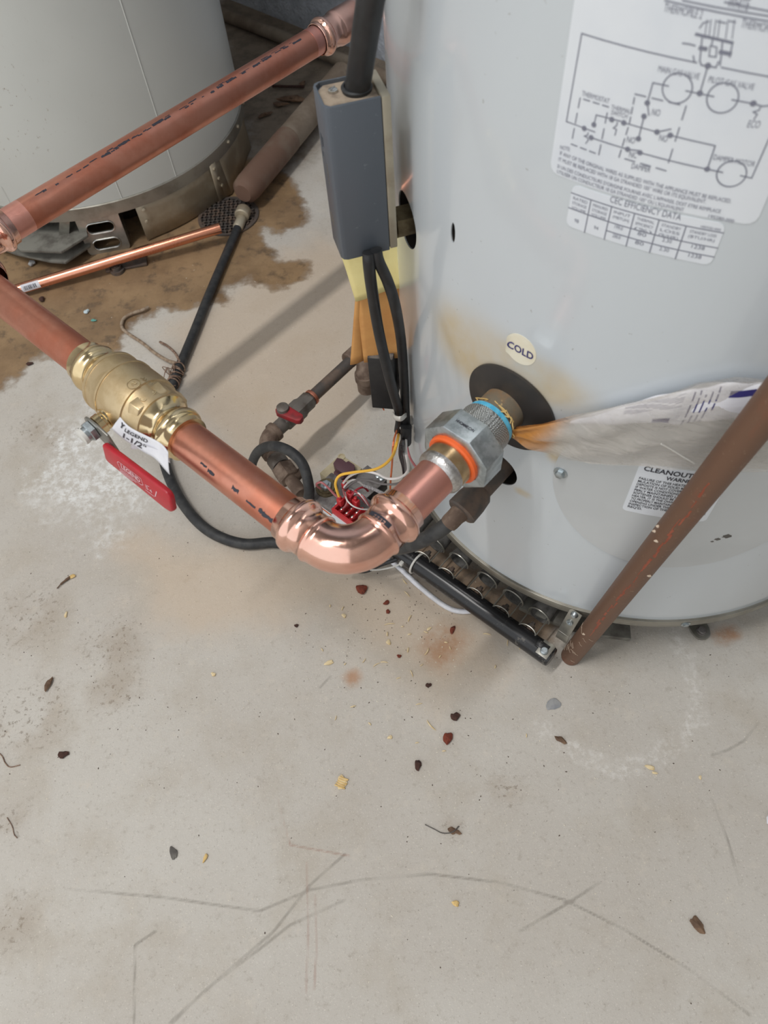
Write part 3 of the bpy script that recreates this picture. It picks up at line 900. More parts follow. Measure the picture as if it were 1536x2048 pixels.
# dark smudge of old glue on the plate
a, z = on_tank(1446, 1071)
obj('glue_residue', cat(*[sheet([(a + dx + .004 * s_ * math.cos(2 * PI * k / 12) * (1 + .3 * math.sin(3 * k)), z + dz + .0032 * s_ * math.sin(2 * PI * k / 12) * (1 + .25 * math.cos(2 * k))) for k in range(12)],
    lambda x, y, o: tp(x, y, .0022 + o * .3), 2) for dx, dz, s_ in ((.003, .002, 1.2), (-.005, -.004, .8), (-.009, -.009, .45))]), 'leaf_grey', cover)

# flange and nipple at the cold inlet -----------------------------------
FA, FZ = -.8297, .4640
FD = -DP                                                 # outward along the inlet
fo = PC + DP * .238                                      # where the inlet axis meets the jacket
esc = []
R_e = .0530
poly = [(FA + R_e * math.cos(2 * PI * k / 64), FZ + R_e * math.sin(2 * PI * k / 64)) for k in range(64)]


def escf(x, y, o):
    r_ = math.hypot(x - FA, y - FZ)
    return tp(x, y, (.0008 if o < .0002 else .0035 + .004 * max(0, 1 - (r_ / R_e) ** 2)))


esc = obj('inlet_escutcheon', sheet(poly, escf, 10), 'flange', wh)
obj('inlet_nipple', lathe([(-.200, .0195), (-.200, .0241), (-.2345, .0241), (-.26, .0241), (-.26, .0195)], PC, -DP, 44), 'nipple', wh)

obj('inner_shell', lathe([(.0, TR * .80), (RIM_B - .004, TR * .80)], Vector((TC.x, TC.y, 0)), UPZ, 70, caps=False), 'hole', wh)  # burner enclosure, added in black for the shade behind the tubes
# feet of the near tank
for u, v, sgn in ((1405, 1262, 1),):
    p = at(1408, 1278, .003); rad = (Vector((p.x - TC.x, p.y - TC.y, 0))).normalized(); tg = Vector((-rad.y, rad.x, 0))
    poly = [(-.016, -.05)] + [(.013 * math.cos(t_) * 1.0, -.0 + .013 * math.sin(t_)) for t_ in np.linspace(0, PI, 9)][::-1] + [(.016, -.05)]
    poly = [(-.019, -.06), (-.016, -.004)] + [(-.015 * math.cos(t_), .013 * math.sin(t_)) for t_ in np.linspace(.1, PI - .1, 9)] + [(.016, -.004), (.019, -.06)]
    ft = obj('foot', cat(prism([(x_ * .85, y_ * .85) for x_, y_ in poly], p - rad * .009 + UPZ * .0005, tg, rad, UPZ, .004),
        box(p - rad * .066 + UPZ * .052, rad, tg, UPZ, .004, .032, .104)), 'steel', wh, bevel=.0008)
    obj('foot_bolt', lathe([(0, .0072), (.003, .0072), (.003, .0058), (.006, .0052)], p - rad * .011 + UPZ * .0045, UPZ, 14), 'casting', ft)
for k in range(3):
    a = math.radians(-104.6 + 62 + 85 * k); rad = Vector((math.cos(a), math.sin(a), 0)); tg = Vector((-rad.y, rad.x, 0))
    obj('foot', box(Vector((TC.x, TC.y, .052)) + rad * (TR - .04), rad, tg, UPZ, .03, .035, .105), 'casting', wh, bevel=.002)
# dusty pan under the burner opening
ctr = Vector((TC.x, TC.y, 0))
def fan(a0, a1, r0, z, h, n=7):
    outer = [(r0 * math.cos(math.radians(a0 + (a1 - a0) * k / n)), r0 * math.sin(math.radians(a0 + (a1 - a0) * k / n))) for k in range(n + 1)]
    inner = [(x * .72, y * .72) for x, y in reversed(outer)]
    return prism(outer + inner, ctr + UPZ * z, Vector((1, 0, 0)), Vector((0, 1, 0)), UPZ, h)
obj('burner_pan', fan(-128, -100, .338, .030, .010, 4), 'pan', wh, bevel=.001)
obj('burner_pan', fan(-126, -99, .322, .052, .014, 4), 'pan', wh, bevel=.001)

# ------------------------------------------------------------------ burner manifold under the near tank
mA, mB = at(1104, 1316, .046), at(822, 1118, .046)
md = (mA - mB).normalized(); mn = UPZ.cross(md).normalized()
if (ctr - mA).dot(mn) < 0: mn = -mn
RM = .0150
ma = thing('burner_manifold', 'dusty black burner pipe with six short burner tubes under the white tank', 'gas burner', (mA.x, mA.y, 0))
ML = (mA - mB).length
obj('manifold_pipe', lathe([(-.06, RM), (ML - .004, RM), (ML - .001, RM * .95), (ML, RM * .84), (ML, .0)], mB, md, 32), 'black_paint', ma)
obj('end_plug', box(mA - md * .018 + UPZ * (RM + .001), md, mn, UPZ, .02, .012, .004), 'black_paint', ma, bevel=.001)
for k, (bu, bvv) in enumerate(((808, 1074), (856, 1106), (904, 1137.5), (958, 1180), (1010, 1216), (1063, 1251))):
    s = (at(bu, bvv, .052) - mB).dot(md)
    bp = mB + md * s
    o = bp + mn * .040 + UPZ * .006
    bt = obj('burner_tube', cat(lathe([(0.0, .0148), (0.0, .0165), (.006, .0165), (.010, .0158), (.030, .0150), (.16, .0150)], o, mn, 22, caps=False),
        lathe([(.012, .0), (.012, .0140)], o, mn, 22, caps=False), lathe([(0.0, .0148), (.02, .0145)], o, mn, 22, caps=False)), 'burner', ma)
    b1 = bp + mn * .012
    rods = []
    for sg in (-1, 1):
        rods.append(tube([o + md * .0140 * sg + UPZ * .006, o + md * .0140 * sg + UPZ * .006 - mn * .030], .0010, 8))
    arc = [o - mn * .029 + md * .0140 * math.cos(t_) + mn * (-.004 + .008 * math.sin(t_)) + UPZ * .006 for t_ in np.linspace(0, PI, 12)]
    rods.append(tube(arc, .0011, 8))
    arc = [o + md * .0172 * math.cos(t_) + UPZ * .0172 * math.sin(t_) for t_ in np.linspace(-.3, PI + .3, 16)]
    rods.append(tube(arc, .0013, 8))
    obj('wire_bracket', cat(*rods), 'steel', bt)
    obj('orifice', lathe([(.012, .006), (.022, .006), (.022, .0035), (.027, .003)], bp + UPZ * .004, mn, 6), 'iron', bt)
# clip that hangs the manifold from the rim
pc1 = tk(1150, 1228, .006); pc2 = at(1130, 1262, .075); pc3 = at(1108, 1278, .062)
ex = (pc2 - pc1).normalized(); ey = md; ez = ex.cross(ey).normalized()
cl = obj('hanger_clip', cat(box((pc1 + pc2) / 2, ex, ey, ez, (pc2 - pc1).length + .012, .018, .0016), box(pc2 + ex * .006 - UPZ * .012, UPZ, ey, mn, .024, .018, .0016),
    box(mA - md * .012 + UPZ * (RM + .002) - mn * .002, md, mn, UPZ, .018, .024, .0016)), 'steel', ma, bevel=.0004)
obj('clip_screw', lathe([(0, .0055), (.002, .0052), (.0045, .003)], pc1 + (ez if ez.z > 0 else -ez) * .001, (ez if ez.z > 0 else -ez), 16), 'zinc', cl)
obj('clip_eyelet', lathe([(0, .0048), (.002, .0048), (.002, .0025), (.001, .0024)], (pc1 * .55 + pc2 * .45) + (ez if ez.z > 0 else -ez) * .001, (ez if ez.z > 0 else -ez), 16), 'zinc', cl)
obj('clip_screw', lathe([(0, .0058), (.0035, .0055), (.005, .004)], mA - md * .012 + UPZ * (RM + .003) - mn * .006, UPZ, 16), 'zinc', cl)
# ------------------------------------------------------------------ copper loop
def P_(s, tt, dz=0.0): return PC + DP * s + DL * tt + UPZ * dz


def pipe_run(name, label, A, B, r, mat, ends=True, thick=.0014):
    D = (B - A).normalized(); Ln = (B - A).length
    pr = [(0, r - thick), (0, r - .0003), (.0003, r), (Ln - .0003, r), (Ln, r - .0003), (Ln, r - thick), (0, r - thick)]
    return tag(obj(name, lathe(pr, A, D, 56, caps=False), mat), label, 'pipe')


def marks(parent, A, D, x0, x1, ang, r, seed, n=40, w_=.0035, mat='ink_dk', dens=.6):
    """worn line of printing along a tube"""
    q = random.Random(seed); ms = []; x = x0
    while x < x1:
        Lq = q.uniform(.004, .02)
        if q.random() < dens:
            hh = w_ * q.uniform(.3, 1) / r; a0 = ang + q.uniform(-.06, .06)
            pts = 5
            top = [(x + Lq * k / pts, a0 + hh * q.uniform(.25, .6)) for k in range(pts + 1)]
            bot = [(x + Lq * k / pts, a0 - hh * q.uniform(.25, .6)) for k in range(pts + 1)]
            V = [pipe_pt(A, D, X_, a_, r + .0002) for X_, a_ in top + bot]
            ms.append((V, [(k, k + 1, pts + 2 + k, pts + 1 + k) for k in range(pts)]))
        x += Lq * q.uniform(.8, 1.6)
    o = obj('worn_print', cat(*ms), mat, parent, smooth=False); o['kind'] = 'stuff'
    return o


# elbow beside the near tank
pts = []; rad = []
prof = [(.0775, .0222), (.0768, .0232), (.0700, .0234), (.0685, .0250), (.0662, .0272), (.0625, .0281), (.0590, .0272), (.0565, .0246), (.0550, .0234), (.0420, .0232), (.0410, .0246), (.0395, .0249), (.0375, .0236)]
for x, r in prof: pts.append(P_(0, x)); rad.append(r)
BR = .0370
for k in range(0, 19):
    t_ = PI / 2 * k / 18
    pts.append(P_(BR - BR * math.cos(t_), BR - BR * math.sin(t_))); rad.append(.0229)
for x, r in reversed(prof): pts.append(P_(x, 0)); rad.append(r)
el = tag(obj('copper_elbow', tube(pts, rad, 64, caps=False), 'copper_bright', ang=60), 'shiny copper press elbow turning the pipe run toward the white tank', 'pipe fitting')
xx, an_ = on_pipe(757, 1038, PC, DP, .0235)
x2, an2 = on_pipe(772, 1049, PC, DP, .0235)
ux, ua = DP, None


def cupf(x, y): return pipe_pt(PC, DP, xx + y, an_ + x / .0235, .0237)


mk = obj('stamp', stroke([(-.0085, 0), (.0085, 0)], .0085, lambda x, y: pipe_pt(PC, DP, xx + y, an_ + x / .0235, .02365), .002), 'ink_dk', el, smooth=False)
ms = []
for k, x in enumerate((-.0055, -.0018, .0018, .0055)): ms += [stroke([(x - .0009, -.0022), (x - .0009, .0020)], .0006, cupf, .002), stroke([(x - .0009, .0020), (x + .0008, .0016)], .0006, cupf, .002), stroke([(x - .0009, -.0002), (x + .0006, -.0004)], .0006, cupf, .002)]
obj('stamp_lettering', cat(*ms), 'copper_bright', mk, smooth=False)

# sanded stub between elbow and union
stub = pipe_run('copper_pipe', 'short pinkish sanded copper stub between elbow and zinc union', P_(.067, 0), P_(.145, 0), PR, 'copper_pale')
# union
un = thing('pipe_union', 'eight-sided zinc nut union with orange gasket and blue collar at the tank inlet', 'pipe fitting', P_(.19, 0, -.04))
obj('tailpiece', lathe([(.1245, PR + .0003), (.1255, .0222), (.128, .0236), (.130, .0241), (.132, .0239), (.133, .0243), (.150, .0246), (.156, .0248)], PC, DP, 56, caps=False), 'tail', un)
q = random.Random(3)
obj('solder_joint', lathe([(.1228, PR + .0001), (.1236, .0216), (.1252, .0229), (.1272, .0243), (.1297, .0249), (.1322, .0247), (.1335, .0243)], PC, DP, 56, caps=False), 'solder', un)
obj('gasket', lathe([(.1465, .0247), (.1462, .0268), (.1475, .0284), (.1520, .0288), (.1545, .0284)], PC, DP, 56), 'orange', un)
vd = EYE - P_(.185, 0); vd = (vd - DP * vd.dot(DP)).normalized(); e1, e2 = frame(DP)
va = math.atan2(vd.dot(e2), vd.dot(e1))
NR = .0405; ph = math.radians(66)
c_ = NR * math.cos(PI / 8)
nut = obj('union_nut', cat(lathe([(.1535, .0286), (.1508, .0292), (.1505, c_ * .99), (.1517, NR), (.1790, NR), (.1805, c_ * .99), (.1805, .027)], PC, DP, 8, ph, caps=False)), 'zinc', un, ang=25, bevel=.0006)
# stamp on the flat that faces up
ka = ph + PI / 8
nn = e1 * math.cos(ka) + e2 * math.sin(ka); tt_ = DP.cross(nn)
pl = P_(.1655, 0) + nn * (c_ + .0003)
sx_ = 1 if tt_.dot(cR) > 0 else -1
obj('nut_stamp', fit_text('HNOMME.CVN', -.0105, -.002, .021, .0045, lambda x, y: pl + tt_ * (sx_ * x) + DP * y, bold=.02), 'ink_dk', nut, smooth=False)
obj('knurled_end', lathe([(.1800, .0260), (.1802, .0282), (.2005, .0282), (.2032, .0276), (.2040, .0255)], PC, DP, 90), M['knurl'], un)
obj('collar', lathe([(.2035, .0252), (.2036, .0271), (.2095, .0262), (.2103, .0246)], PC, DP, 56), 'blue', un)
# sealing hemp curls at the thread
ms = []
q = random.Random(8)
for k in range(6):
    a0 = va + q.uniform(-1.6, 1.4); pp = [pipe_pt(PC, DP, .209 + q.uniform(-.001, .002) + .0015 * j, a0 + .12 * j * q.choice((1, -1)), .0265 + .0015 * math.sin(j * 1.3)) for j in range(5)]
    ms.append(tube(spline(pp, 4), .0006, 6))
obj('sealing_thread', cat(*ms), 'wood2', un)

# leg through the ball valve
leg1 = pipe_run('copper_pipe', 'straight copper tube between ball valve and press elbow', P_(0, .066), P_(0, .234), PR, 'copper')
x0, a0 = on_pipe(375, 905, P_(0, 0), DL, PR)
x1, a1 = on_pipe(545, 1042, P_(0, 0), DL, PR)
marks(leg1, P_(0, 0), DL, x1, x0, (a0 + a1) / 2, PR, 5, w_=.0055, dens=.75)
leg2 = pipe_run('copper_pipe', 'copper tube running from brass valve out past the left edge', P_(0, .386), P_(0, .6777 - .066), PR, 'copper')
leg3 = pipe_run('copper_pipe', 'long upper copper tube crossing in front of the far tank', P_(.072, .6777), P_(.675, .6777), PR, 'copper')
x0, a0 = on_pipe(180, 345, P_(0, .6777), DP, PR); x1, a1 = on_pipe(560, 95, P_(0, .6777), DP, PR)
for q0, q1 in ((.070, .1090), (.640, .676)):
    obj('sanded_end', lathe([(q0, PR), (q0, PR + .00015), (q1, PR + .00015), (q1, PR)], P_(0, .6777), DP, 56, caps=False), 'copper_pale', leg3)
marks(leg3, P_(0, .6777), DP, .13, .62, (a0 + a1) / 2 + .1, PR, 9, w_=.0042, dens=.8)
marks(leg3, P_(0, .6777), DP, .20, .60, (a0 + a1) / 2 + .22, PR, 19, w_=.002, dens=.55)


def elbow(name, label, O, d1, d2, mat):
    pts = []; rad = []
    for x, r in prof: pts.append(O + d1 * x); rad.append(r)
    for k in range(0, 19):
        t_ = PI / 2 * k / 18
        pts.append(O + d2 * (BR - BR * math.cos(t_)) + d1 * (BR - BR * math.sin(t_))); rad.append(.0229)
    for x, r in reversed(prof): pts.append(O + d2 * x); rad.append(r)
    return tag(obj(name, tube(pts, rad, 56, caps=False), mat, ang=60), label, 'pipe fitting')


elbow('copper_elbow', 'copper press elbow cut by the left edge below the far tank', P_(.006, .6777), DP, -DL, M['copper_bright'])
uc = P_(.6270, .6777)
upr = [(.031, .0222), (.0315, .0232), (.0370, .0234), (.0390, .0252), (.0412, .0274), (.0445, .0283), (.0480, .0274), (.0500, .0252), (.0520, .0240), (.0680, .0240), (.0720, .0256), (.0760, .0264), (.1150, .0264), (.1190, .0256), (.1230, .0240), (.1380, .0240), (.1400, .0252), (.1420, .0274), (.1460, .0283), (.1500, .0274), (.1520, .0252), (.1540, .0234), (.1590, .0232)]
tag(obj('copper_coupling', lathe(upr, uc, DP, 56, caps=False), 'copper_bright', ang=60), 'copper press coupling at the upper end of the long tube near the wall', 'pipe fitting')
pipe_run('copper_pipe', 'copper tube past the upper coupling leading on to the back wall', P_(.770, .6777), P_(1.355, .6777), PR, 'copper')

# ------------------------------------------------------------------ ball valve
vt0 = .3120
bv = thing('ball_valve', 'brass ball valve with flat red lever handle on copper pipe', 'valve', P_(0, vt0, -.04))
body = [(.2234, .0208), (.2236, .0244), (.2312, .0247), (.2325, .0262), (.2348, .0279), (.2385, .0285), (.2420, .0277), (.2445, .0256), (.2462, .0240), (.2520, .0239), (.2550, .0252), (.2600, .0285), (.2618, .0300),
        (.2625, .0318), (.2700, .0326), (.2800, .0336), (.2850, .0345), (.2856, .0363), (.2885, .0367), (.3000, .0370), (.3180, .0371), (.3240, .0369), (.3244, .0377), (.3270, .0377), (.3275, .0362), (.3310, .0358), (.3460, .0350), (.3465, .0357), (.3500, .0356), (.3505, .0336), (.3550, .0310),
        (.3600, .0280), (.3640, .0250), (.3670, .0242), (.3710, .0244), (.3730, .0262), (.3760, .0280), (.3795, .0284), (.3830, .0276), (.3850, .0256), (.3862, .0246), (.3960, .0243), (.3962, .0208)]
nb = 72
def vlathe(lo, hi): return lathe([p for p in body if lo <= p[0] <= hi], P_(0, 0), DL, nb, caps=False)
obj('valve_body', vlathe(.2618, .3550), 'brass_cast', bv, ang=30)
obj('press_end', vlathe(.2230, .2618), 'brass', bv, ang=60)
obj('press_end', vlathe(.3550, .3970), 'brass', bv, ang=60)
vd = EYE - P_(0, .28); vd = (vd - DL * vd.dot(DL)).normalized(); e1, e2 = frame(DL); va2 = math.atan2(vd.dot(e2), vd.dot(e1))
ah = on_pipe(299, 791, P_(0, 0), DL, .0345)[1]
hc = lathe([(.2640, .0326), (.2655, .0352), (.2790, .0376), (.2800, .0350)], P_(0, 0), DL, 6, ah - PI / 6)
obj('wrench_flats', hc, 'brass_cast', bv, ang=25, bevel=.001)
xa, aa = on_pipe(267, 767, P_(0, 0), DL, .0372)
def vf(x, y): return pipe_pt(P_(0, 0), DL, xa - x, aa + y / .0372 * VSGN, .0373)
ms = [ring2d(0, 0, .0066, .0010, vf, 24), fit_text('S', -.0026, -.0032, .0052, .0085, vf)]
for k in range(5): ms.append(stroke([(-.001 + .0032 * k, -.0098), (.0010 + .0032 * k, -.0118), (-.0002 + .0032 * k, -.0134)], .0009, vf, .002))
em = cat(*ms)
obj('cast_emblem', (em[0], em[1]), 'brass', bv, smooth=False)
best = ah
nn = e1 * math.cos(best) + e2 * math.sin(best); tn = DL.cross(nn); rp_ = .0366 * math.cos(PI / 6)
def hf(x, y): return P_(0, .2722) + nn * (rp_ + .0006) + tn * x + DL * (-y)
ms = []
for x in (-.0055, .0055): ms += [ring2d(x, 0, .0034, .0007, hf, 16), fit_text('9', x - .0012, -.0018, .0024, .0048, hf)]
obj('cast_mark', cat(*ms), 'brass', bv, smooth=False)
# stem, packing nut, bolt
SD = -DP
so = P_(0, vt0)
obj('stem_gland', lathe([(.030, .0125), (.0375, .0125), (.0382, .0100), (.0405, .0100), (.0412, .0112), (.0480, .0112), (.0486, .0100)], so, SD, 32), 'brass', bv, ang=30)
lo_ = .0500
hd = obj('lever_handle', None or cat(prism([(.014 * math.cos(t_), .0145 * math.sin(t_)) for t_ in np.linspace(-PI / 2, PI / 2, 12)] + [(-.014, .0150), (-.030, .0115), (-.034, -.014), (-.020, -.0215), (-.004, -.0175)],
    so + SD * lo_, DL, UPZ, SD, .0026)), 'lever', bv, bevel=.0008)
obj('lever_nut', cat(hexnut(so, SD, lo_ + .0028, lo_ + .0100, .0118, .3), lathe([(lo_ + .009, .0084), (lo_ + .0138, .0082), (lo_ + .0146, .0065)], so, SD, 20)), 'zinc', bv, ang=25)
obj('bolt_end', lathe([(lo_ + .0138, .0088), (lo_ + .0178, .0086), (lo_ + .0188, .006)], so, SD, 20), 'nylon', bv)
# red vinyl grip: flat bar, slightly tilted, dropping toward its end
g0, g1 = P_(-.0590, .2905, -.0125), P_(-.0560, .1845, -.0130)
gx_ = (g1 - g0).normalized(); gz = (UPZ - gx_ * gx_.dot(UPZ)).normalized(); gn = gx_.cross(gz).normalized()
if gn.dot(SD) < 0: gn = -gn
gt = math.radians(GTILT); gz2 = (gz * math.cos(gt) + gn * math.sin(gt)); gn2 = gx_.cross(gz2)
if gn2.dot(SD) < 0: gn2 = -gn2
GL = (g1 - g0).length
gp = [(0, .0100), (.004, .0125), (GL * .3, .0135), (GL - .012, .0145), (GL - .004, .0135), (GL, .009), (GL + .001, -.009), (GL - .004, -.0145), (GL - .014, -.0158), (GL * .3, -.0135), (.004, -.0125), (0, -.0100)]
grip = obj('red_grip', prism(gp, g0 - gn2 * .0034, gx_, gz2, gn2, .0068), 'red', hd, bevel=.0026, seg=4)
def gf(x, y): return g0 + gx_ * x + gz2 * y + gn2 * .0038
sx2 = 1
ms = [fit_text('LEGEND', .030, -.0020, .030, .0085, gf, bold=.02)]
ms.append(stroke([(.027, .0050), (.024, .002), (.027, -.0045), (.060, -.0045), (.064, -.002), (.062, .0058), (.027, .0050)], .0006, gf))
for y, a_, b_ in ((-.0068, .026, .052), (-.0090, .026, .046), (-.0112, .028, .040)): ms.append(stroke([(a_, y), (b_, y)], .0008, gf))
ms += [stroke([(.068, .001), (.074, .003)], .0007, gf), fit_text('S', .068, -.004, .004, .006, gf), fit_text('4', .0735, -.004, .004, .006, gf), stroke([(.082, -.005), (.0855, .004)], .0011, gf), stroke([(.067, -.007), (.080, -.007)], .0007, gf)]
obj('grip_lettering', cat(*ms), 'white_print', grip, smooth=False)
# paper tag looped on the stem
tagpts = [(238, 840, -.044, .0), (262, 862, 0, 0)]
TA = [on_plane(u, v, P_(s_, 0), DP) for u, v, s_ in ((240, 834, -.041), (262, 852, -.0415), (290, 870, -.042), (316, 887, -.044), (335, 905, -.046))]
TB = [on_plane(u, v, P_(s_, 0), DP) for u, v, s_ in ((226, 856, -.046), (250, 882, -.047), (278, 902, -.049), (312, 918, -.050), (343, 948, -.051))]
sa, sb = spline(TA, 6), spline(TB, 6)
def tf(x, y, o=0.0):
    i = min(max(x, 0), .999) * (len(sa) - 1); k = int(i); fr = i - k
    a_ = sa[k].lerp(sa[k + 1], fr); b_ = sb[k].lerp(sb[k + 1], fr)
    p = a_.lerp(b_, y); 
    n_ = (sa[k + 1] - sa[k]).cross(b_ - a_).normalized()
    if n_.dot(EYE - p) < 0: n_ = -n_
    return p + n_ * (o + .0018 * math.sin(x * 6 + y * 2))
ptag = obj('paper_tag', cat(grid(26, 8, lambda x, y: tf(x, y))), 'paper', bv)
sd = ptag.modifiers.new('thickness', 'SOLIDIFY'); sd.thickness = .0003
ms = []
V, Fc = fit_text('LEGEND', 0, 0, 1, 1.0, lambda x, y: Vector((x, y, 0)), bold=.02)
ms.append(([tf(.20 + v.x * .36, .40 - v.y * .30, .0004) for v in V], Fc))
V, Fc = fit_text('1-1/2"', 0, 0, 1, 1.0, lambda x, y: Vector((x, y, 0)), bold=.03)
ms.append(([tf(.20 + v.x * .36, .86 - v.y * .42, .0004) for v in V], Fc))
V, Fc = stroke([(.10, .1), (.13, .22), (.16, .1)], .03, lambda x, y: tf(x, y, .0004)); ms.append((V, Fc))
V, Fc = stroke([(.13, .22), (.13, .36)], .03, lambda x, y: tf(x, y, .0004)); ms.append((V, Fc))
obj('tag_print', cat(*ms), 'ink_dk', ptag, smooth=False)
fold = obj('tag_fold', grid(10, 5, lambda x, y: on_plane(262 + 78 * x, 890 + 28 * x * x + 9 * y - 4 * math.sin(x * 3), P_(-.0455 + .002 * y, 0), DP)), 'paper', ptag)

# ------------------------------------------------------------------ oxidised discharge pipe in front of the tank
b0, b1 = Vector((.2513, .385, .0025)), Vector((.2860, .3442, .5183))
bd = (b1 - b0).normalized()
op = tag(obj('discharge_pipe', lathe([(0, .0125), (0, .0140), (.0008, .0143), (1.05, .0143), (1.05, .0125), (0, .0125)], b0, bd, 40, caps=False), 'copper_old'),
         'tall brown oxidised copper pipe leaning in front of the white tank', 'pipe')
q = random.Random(2); ms = []
A_ = b0
e1b, e2b = frame(bd); vdb = EYE - (b0 + bd * .35); vab = math.atan2(vdb.dot(e2b), vdb.dot(e1b))
def bpt(x, a, r=.01445): return b0 + bd * x + (e1b * math.cos(a) + e2b * math.sin(a)) * r
for k in range(26):
    x = .12 + .40 * k / 26 + q.uniform(0, .008); Lq = q.uniform(.008, .024); h_ = q.uniform(.04, .14); a0 = vab - .12 + q.uniform(-.12, .12)
    n = 5; V = [bpt(x + Lq * j / n, a0 + s_ * h_ * q.uniform(.3, 1)) for s_ in (1, -1) for j in range(n + 1)]
    ms.append((V, [(j, j + 1, n + 2 + j, n + 1 + j) for j in range(n)]))
obj('bare_copper_streak', cat(*ms), M['streak'], op, smooth=False)
ms = []
for k in range(16):
    x = .01 + q.random() * .11; a0 = vab + q.uniform(-1, 1)
    ms.append(tube([bpt(x + .002 * j * q.uniform(.4, 1), a0 + .12 * j) for j in range(5)], .00022, 4))
for x, da in ((.40, .3), (.405, .9), (.415, .92), (.12, .3), (.33, -.9)):
    ms.append(blob(bpt(x, vab + da) - UPZ * .001, .0022, .0018, .0016, seed=int(x * 100)))
obj('paint_fleck', cat(*ms), M['streak_pale'], op, smooth=False)['kind'] = 'stuff'

# ------------------------------------------------------------------ thermostat box on the left side of the tank
BO = Vector((.0239, .6578, .5668)); ba = math.radians(191.44)
bo = Vector((math.cos(ba), math.sin(ba), 0)); btn = Vector((-bo.y, bo.x, 0)); btn = btn if btn.y < 0 else -btn
BD, BW, BH = .0490, .0437, .1514
tb = thing('thermostat_box', 'slate grey upright control box on the left side of the white tank', 'control box', BO + bo * BD / 2 + btn * BW / 2)
cov_out = [(0, 0), (0, BW), (BD - .006, BW), (BD - .0018, BW - .0018), (BD, BW - .006), (BD, .006), (BD - .0018, .0018), (BD - .006, 0)]
wth = .0022
cov_in = [(-.001, wth), (-.001, BW - wth), (BD - .0062, BW - wth), (BD - wth, BW - .0062), (BD - wth, .0062), (BD - .0062, wth)]
cvr = obj('cover', prism(cov_out, BO, bo, btn, UPZ, BH), 'slate', tb, bevel=.0008)
cut(cvr, [prism(cov_in, BO + UPZ * (BH - .004), bo, btn, UPZ, .02), prism(cov_in, BO - UPZ * .01, bo, btn, UPZ, .012),
          box(BO + bo * BD + btn * .014 + UPZ * .108, bo, btn, UPZ, .008, .0035, .014), box(BO + bo * BD + btn * .020 + UPZ * .110, bo, btn, UPZ, .008, .0035, .010),
          box(BO + bo * BD + btn * .013 + UPZ * .095, bo, btn, UPZ, .008, .003, .005)])
cb = obj('case_top', prism([(0, wth + .0003), (0, BW - wth - .0003), (BD - .009, BW - wth - .0003), (BD - wth - .0006, BW - .010), (BD - wth - .0006, .010), (BD - .009, wth + .0003)], BO + UPZ * (BH - .0075), bo, btn, UPZ, .0045), 'dust', tb)
obj('case_core', box(BO + bo * (BD * .47) + btn * BW / 2 + UPZ * (BH / 2), bo, btn, UPZ, BD * .9, BW * .88, BH - .018), 'black_box', tb)
bpz = obj('back_plate', box(BO - bo * .0042 + btn * BW / 2 + UPZ * (BH / 2 + .001), bo, btn, UPZ, .0075, BW + .001, BH - .002), 'plate', tb, bevel=.0006)
for z_, n_ in ((.074, 1), (.028, 2)):
    for j in range(n_): obj('setting_mark', box(BO + bo * (BD + .0001) + btn * (.026 - .012 * j if n_ == 1 else .020 - .006 * j) + UPZ * (z_ + (.018 if n_ == 1 else .006) * .5), bo, btn, UPZ, .0004, .0016, .020 if n_ == 1 else .012), 'steel', tb, smooth=False)
scp = BO + bo * (BD * .70) + btn * (BW * .36) + UPZ * (BH - .003)
obj('box_screw', cat(lathe([(0, .0042), (.0022, .0040), (.0032, .0022)], scp, UPZ, 16), box(scp + UPZ * .0034, (bo + btn).normalized(), (bo - btn).normalized(), UPZ, .007, .001, .0006)), 'steel_bright', tb)
gc = BO + bo * (BD * .30) + btn * (BW * .47) + UPZ * (BH - .0035)
obj('grommet', lathe([(.0, .0125), (.0035, .0135), (.0048, .0125), (.0048, .0108), (.001, .0105)], gc, UPZ, 32, caps=False), 'rubber', tb)
# well fitting from box into the tank
th = H_THERM[0] / TR; wn_ = Vector((math.cos(th), math.sin(th), 0)); wc = tp(H_THERM[0], H_THERM[1], -.02)
obj('well_fitting', cat(lathe([(0, .012), (.030, .012)], wc, wn_, 24), hexnut(wc, wn_, .012, .034, .0165, .35), lathe([(.034, .0125), (.046, .0125)], wc, wn_, 24)), 'bronze', tb, ang=25)
obj('well_set_screw', lathe([(0, .004), (.010, .004), (.011, .003)], wc + wn_ * .038 - UPZ * .014, btn, 14), 'bronze', tb)
# conduit up from the box
cq = dep(741, 0, .545); cd_ = (cq - gc); cp = [gc - cd_ * .06, gc + cd_ * .12, gc + cd_ * .5, cq, gc + cd_ * 1.6, gc + cd_ * 2.4 + Vector((-.02, .01, .06)), gc + cd_ * 2.6 + Vector((-.05, .03, .34))]
tag(obj('conduit', tube(spline(cp, 8), .0108, 24), 'rubber_dk'), 'thick black conduit rising from the top of the grey box', 'cable')
# two hoses down from the box
h1 = [dep(737, 505, .725), dep(738, 530, .735), dep(744, 580, .775), dep(758, 665, .84), dep(780, 760, .905)]
a_, z_ = on_tank(806, 846, .016)
h1 += [tk(799, 830, .017), tk(797, 862, .019)]
tag(obj('cable', tube(spline(h1, 8), .0062, 18), 'rubber_dk'), 'left black cable hanging from the grey box to the tie', 'cable', None)
h2 = [dep(752, 500, .725), dep(757, 522, .735)] + [dep(u, v, d) for u, v, d in ((775, 562, .765), (790, 610, .79))] + [tk(802, 680, .012), tk(808, 760, .010), tk(811, 830, .009), tk(812, 868, .009)]
tag(obj('cable', tube(spline(h2, 8), .0060, 18), 'rubber_dk'), 'right black cable hanging against the tank jacket', 'cable')
